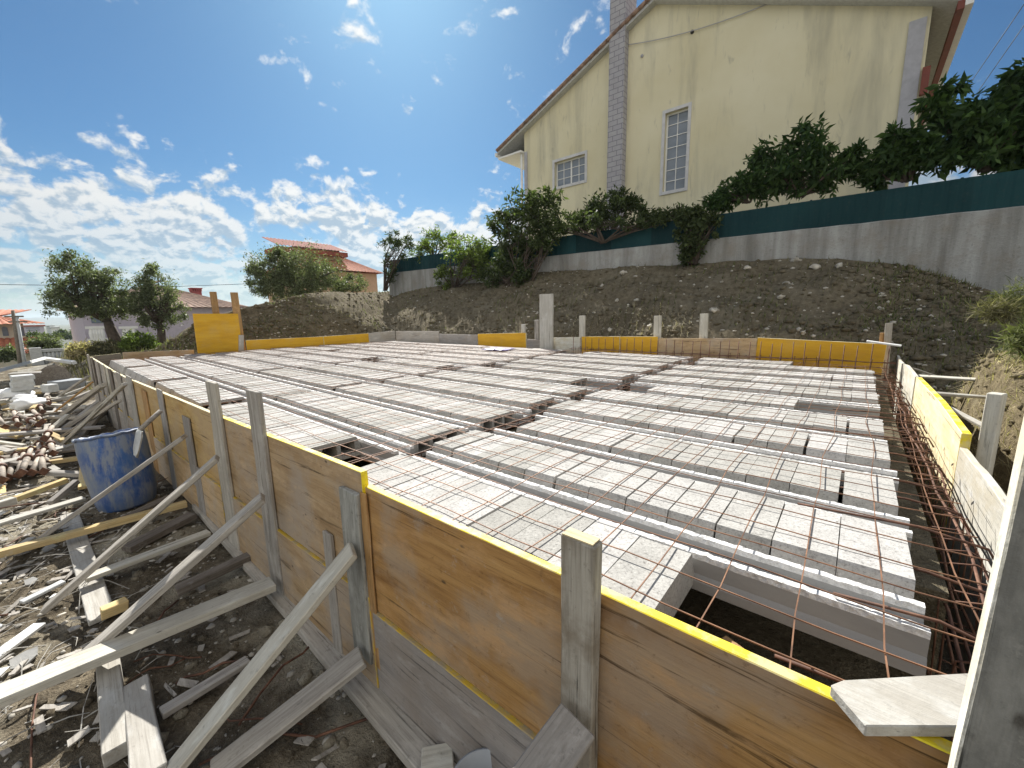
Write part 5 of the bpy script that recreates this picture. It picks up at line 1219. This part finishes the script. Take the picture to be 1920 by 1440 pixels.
V = []; F = []; n = 32; rr_ = ((0, .001), (0, .085), (.29, .108), (.30, .112), (.30, .103), (.20, .098), (.2, .001))
for h_, r_ in rr_: V += [(bc.x + r_ * math.cos(2 * math.pi * k / n), bc.y - .06 + r_ * math.sin(2 * math.pi * k / n), h_) for k in range(n)]
for i in range(len(rr_) - 1):
    for k in range(n): F.append((i * n + k, i * n + (k + 1) % n, (i + 1) * n + (k + 1) % n, (i + 1) * n + k))
multi('pail', [(V, F)], M_SHEET, BU, True)
tube('handle', [(bc.x + .112 * math.cos(t), bc.y - .06 + .112 * math.sin(t) * .5, .27 - .08 * math.sin(t)) for t in np.linspace(0, math.pi, 14)], .003, M_RUST, BU, 5)

# ================================================================== rubble, weeds, straw (uncountable)
def scatter_lumps(name, lab, pts, rmin, rmax, m, seed):
    g = np.random.default_rng(seed); parts = []
    bm = bmesh.new(); bmesh.ops.create_icosphere(bm, subdivisions=1, radius=1); bv_ = np.array([v.co[:] for v in bm.verts]); bf = [tuple(v.index for v in f__.verts) for f__ in bm.faces]; bm.free()
    Vs = []; Fs = []; o = 0
    for p in pts:
        r_ = rmin * (rmax / rmin) ** (g.random() ** 2.2); s = g.uniform(.55, 1.2, 3) * r_; R_ = np.array(Matrix.Rotation(g.random() * 6.28, 3, 'Z'))
        v = (bv_ * (1 + g.uniform(-.22, .22, (len(bv_), 1))) * s * [1, 1, .6]) @ R_.T + np.array(p); Vs.append(v); Fs.append(np.array(bf) + o); o += len(bv_)
    ob = put(name, npmesh(name, np.concatenate(Vs), np.concatenate(Fs)), m); return tag(ob, lab, 'rubble', kind='stuff')
g = random.Random(3)
def gp(x0, x1, y0, y1): X_, Y_ = g.uniform(x0, x1), g.uniform(y0, y1); return (X_, Y_, ground_z(X_, Y_))
pts = [gp(-7, -1, -1.5, .8) for _ in range(2600)] + [gp(-15, -7, -1.5, .8) for _ in range(1300)]
scatter_lumps('rubble', 'small pale stones and mortar crumbs over the dusty ground', pts, .005, .030, M_STONE, 1)
pts = [gp(-7, -1.4, -1.5, .05) for _ in range(560)] + [gp(-5, -1.2, .05, .7) for _ in range(40)] + [gp(-15, -7, -1.4, .6) for _ in range(500)]
V = []; F = []
for p in pts:                                                    # flat chips of wood, paper and slate
    a = g.uniform(0, 6.28); l = g.uniform(.02, .13); w_ = g.uniform(.01, .05); c, s = math.cos(a), math.sin(a); z = p[2] + g.uniform(.01, .04); i = len(V)
    tl_ = g.uniform(-.4, .4)
    for dx_, dy_ in ((-1, -1), (1, -g.uniform(.5, 1)), (g.uniform(.7, 1), 1), (-1, g.uniform(.6, 1))): V.append((p[0] + c * dx_ * l / 2 - s * dy_ * w_ / 2, p[1] + s * dx_ * l / 2 + c * dy_ * w_ / 2, z + tl_ * dx_ * l * .4))
    F.append((i, i + 1, i + 2, i + 3))
o = put('wood_chips', pmesh('chips', V, F), M_GREYWOOD); o.modifiers.new('s', 'SOLIDIFY').thickness = .006; tag(o, 'splinters and chips of pale wood strewn over the ground', 'wood chips', kind='stuff')
parts = []
for k in range(420):
    p = Vector(gp(-6.5, -1.3, -1.4, .25)); an = g.uniform(0, 6.28); L = g.uniform(.06, .3); d = Vector((math.cos(an), math.sin(an), g.uniform(-.05, .35))) * L
    parts.append(tubemesh([p, p + d * .5 + Vector((g.uniform(-.02, .02), g.uniform(-.02, .02), .02)), p + d], [.003, .0025, .001], 4))
v, f_ = merge(parts); tag(put('dry_twigs', pmesh('twigs', v, f_), M_PALEWOOD), 'dry twigs and straw stalks lying among the planks', 'twigs', kind='stuff')
gg_ = random.Random(77)
V = []; F = []
for k in range(75):
    p = gp(-9, -1.6, -1.5, .0); r_ = gg_.uniform(.03, .10); an0 = gg_.uniform(0, 6); i = len(V); nn_ = gg_.choice((4, 5, 6)); tx, ty = gg_.uniform(-.3, .3), gg_.uniform(-.3, .3)
    for q in range(nn_):
        an = an0 + 6.283 * q / nn_; rr = r_ * gg_.uniform(.6, 1.1); dx_, dy_ = rr * math.cos(an), rr * math.sin(an) * .7; V.append((p[0] + dx_, p[1] + dy_, p[2] + .012 + tx * dx_ + ty * dy_))
    F.append(tuple(range(i, i + nn_)))
o = put('slate_shards', pmesh('shards', V, F), M_SLATE); o.modifiers.new('s', 'SOLIDIFY').thickness = .009; tag(o, 'grey shards of board and slate over the lit ground at left', 'shards', kind='stuff')
V = []; F = []
for k in range(60):
    p = gp(-12, -2.0, -1.5, .1); r_ = gg_.uniform(.015, .07); i = len(V); 
    for q in range(5):
        an = 6.283 * q / 5; V.append((p[0] + r_ * math.cos(an) * gg_.uniform(.5, 1.2), p[1] + r_ * math.sin(an) * gg_.uniform(.5, 1.2), p[2] + gg_.uniform(.015, .05)))
    F.append(tuple(range(i, i + 5)))
o = put('paper_scraps', pmesh('scraps', V, F), M_FOAM); o.modifiers.new('s', 'SOLIDIFY').thickness = .002; tag(o, 'white scraps of paper and foam littering the ground', 'scraps', kind='stuff')
for k in range(26):
    p = Vector(gp(-6.2, -1.8, -1.0, .55)); an = gg_.uniform(0, 6.28); L = gg_.uniform(.25, .8); d = Vector((math.cos(an), math.sin(an), .0)) * L
    pts_ = [p + d * t + Vector((gg_.uniform(-.03, .03), gg_.uniform(-.03, .03), .025 + .05 * math.sin(t * 3.1) * gg_.random())) for t in np.linspace(0, 1, 6)]
    tag(tube('rebar', pts_, gg_.choice((.004, .006)), M_RUST, None, 5), 'bent rusty bar lying among the planks on the ground', 'rebar', 'bent bars on the ground')
# stones on the bank
pts = []; big = []
for k in range(3600):
    i = g.randrange(len(cols)); s = g.random() ** (1.6 if k % 3 else .9); p = bank_point(*cols[i], min(.97, s)); pts.append((p.x, p.y, p.z + .004))
scatter_lumps('bank_rubble', 'pale stone crumbs scattered over the dark earth bank', pts, .007, .05, M_STONE, 5)
pts = []
for k in range(6500):
    i = g.randrange(len(cols)); s = g.random() ** .9; p = bank_point(*cols[i], min(1.1, s)); pts.append((p.x, p.y, p.z))
tag(scatter_lumps('bank_clods', 'clods of dark soil all over the earth bank', pts, .018, .10, M_BANK, 15), 'clods of dark soil all over the earth bank', 'soil clods')
pts = [gp(-7, -1, -1.5, .8) for _ in range(1500)] + [gp(-15, -7, -1.5, .8) for _ in range(900)]
tag(scatter_lumps('soil_clods', 'crumbled clods of soil between the planks', pts, .008, .05, M_SOIL, 16), 'crumbled clods of soil between the planks', 'soil clods')
pts = []
for k in range(2600):
    X_ = .8 + 3.0 * g.random() ** 1.5; Y_ = g.uniform(.9, 7.2); pts.append((X_, Y_, mound_z(X_, Y_)))
tag(scatter_lumps('mound_clods', 'dry clods on the sunlit mound at the right', pts, .012, .07, M_STRAWSOIL, 17), 'dry clods on the sunlit mound at the right', 'soil clods')
for k, (px, py) in enumerate(((1180, 548), (1145, 528), (1162, 523), (1213, 550), (1368, 525), (1402, 522), (1470, 497), (1410, 548), (1466, 546), (1332, 584), (1075, 612), (1130, 607), (1508, 512), (1566, 512), (1496, 526), (1665, 560), (1684, 588), (1318, 584), (1230, 586), (970, 606), (1500, 612), (1440, 600), (1000, 620), (938, 600))):
    yy = 7.9 + 3 * max(0, min(1, (618 - py) / 120)); p = PY(px, py, yy)
    best = min(((bank_point(*cols[i], s) - p).length, i, s) for i in range(0, len(cols), 3) for s in (.1, .25, .4, .55, .7, .85, .95)); p = bank_point(*cols[best[1]], best[2])
    tag(lump('stone', p + Vector((0, 0, .02)), g.uniform(.03, .075), M_STONE, (1.4, 1, .8), k + 3, 2, .9), 'pale stone lying loose on the dark earth bank', 'stone', 'pale stones on the earth bank')
def blades(name, lab, pts, hmin, hmax, wd, m, seed, lean=.5, cat='grass', flat=0.0):
    gg = np.random.default_rng(seed); P = np.array(pts); n = len(P); an = gg.uniform(0, 6.28, n); h = gg.uniform(hmin, hmax, n); ln = gg.normal(0, lean, n)
    D = np.stack([np.cos(an) * ln, np.sin(an) * ln, np.full(n, 1 - flat)], 1); D /= np.linalg.norm(D, axis=1)[:, None]
    B = np.stack([-np.sin(an), np.cos(an), np.zeros(n)], 1); w_ = (wd * gg.uniform(.6, 1.3, n))[:, None]
    mid = P + D * (h * .55)[:, None]; D2 = D.copy(); D2[:, 2] -= .55; D2 /= np.linalg.norm(D2, axis=1)[:, None]; tip = mid + D2 * (h * .5)[:, None]
    V = np.stack([P - B * w_, P + B * w_, mid + B * w_ * .7, mid - B * w_ * .7, mid - B * w_ * .7, mid + B * w_ * .7, tip + B * w_ * .1, tip - B * w_ * .1], 1).reshape(-1, 3)
    F = np.arange(8 * n).reshape(-1, 4); return tag(put(name, npmesh(name, V, F), m), lab, cat, kind='stuff')
pts = []
for k in range(16000):
    X_ = .78 + 3.5 * g.random() ** 1.6; Y_ = g.uniform(.9, 7.2); pts.append((X_, Y_, mound_z(X_, Y_)))
blades('dry_straw', 'dry straw covering the sunlit mound at the right', pts, .05, .20, .0028, L_STRAW, 2, 1.6, 'straw', .5)
pts = []
for k in range(9000):
    X_ = 1.15 + 4.5 * g.random(); Y_ = g.uniform(4.0, 7.8); pts.append((X_, Y_, mound_z(X_, Y_)))
blades('green_grass', 'rough green grass and weeds on top of the right-hand mound', pts, .10, .38, .0045, L_GRASS, 4, .7)
pts = []
for k in range(15000):
    i = g.randrange(len(cols)); s = g.random(); p = bank_point(*cols[i], min(.99, s))
    if noise.noise(p * .9) > .02: pts.append(tuple(p))
blades('bank_weeds', 'thin dry weeds growing on the earth bank', pts, .03, .12, .006, L_WEED, 6, .8)
pts = []
for k in range(4500):
    cI = [c for c in cols if -4.9 < c[0].x < -2.4]; c = cI[g.randrange(len(cI))]; p = bank_point(*c, g.uniform(.02, .42)); pts.append(tuple(p))
pts2 = []
for k in range(16000):
    i = g.randrange(len(cols)); s = g.random(); p = bank_point(*cols[i], min(.99, s))
    if noise.noise(p * .6 + Vector((5, 2, 1))) > .05 or s < .12: pts2.append(tuple(p))
blades('green_weeds', 'dull green weeds sprouting in patches on the earth bank', pts2, .03, .13, .008, L_WEEDG, 16, .9)
blades('straw_heap', 'pale cut straw heap on the bank behind the yellow panels', pts, .05, .15, .007, L_HEAP, 8, 2.2, 'straw', .75)
pts = []
for k in range(3000):
    X_ = g.uniform(-26, -13.5); Y_ = g.uniform(.9, 5.5); pts.append((X_, Y_, ground_z(X_, Y_)))
blades('field_grass', 'dry rough grass around the olive trees', pts, .1, .4, .01, L_WEED, 9, .6)

# ================================================================== the air: a little haze
hv, hf = boxvf(-6200, 300, -2500, 6200, -11.5, 70)
hz_o = put('haze', pmesh('haze', hv, hf), None); tag(hz_o, kind='stuff'); hz_o['label'] = 'thin bluish haze over the far town'
hm = bpy.data.materials.new('haze'); hm.use_nodes = True; ht = NT(hm.node_tree); ht.n.clear()
pv = ht.new('ShaderNodeVolumePrincipled'); pv.inputs['Color'].default_value = (0.74, 0.88, 1.0, 1); pv.inputs['Density'].default_value = 0.00020; pv.inputs['Anisotropy'].default_value = 0.2
ho = ht.new('ShaderNodeOutputMaterial'); ht.l.new(pv.outputs[0], ho.inputs['Volume']); hz_o.data.materials.append(hm)
SC.cycles.volume_bounces = 0
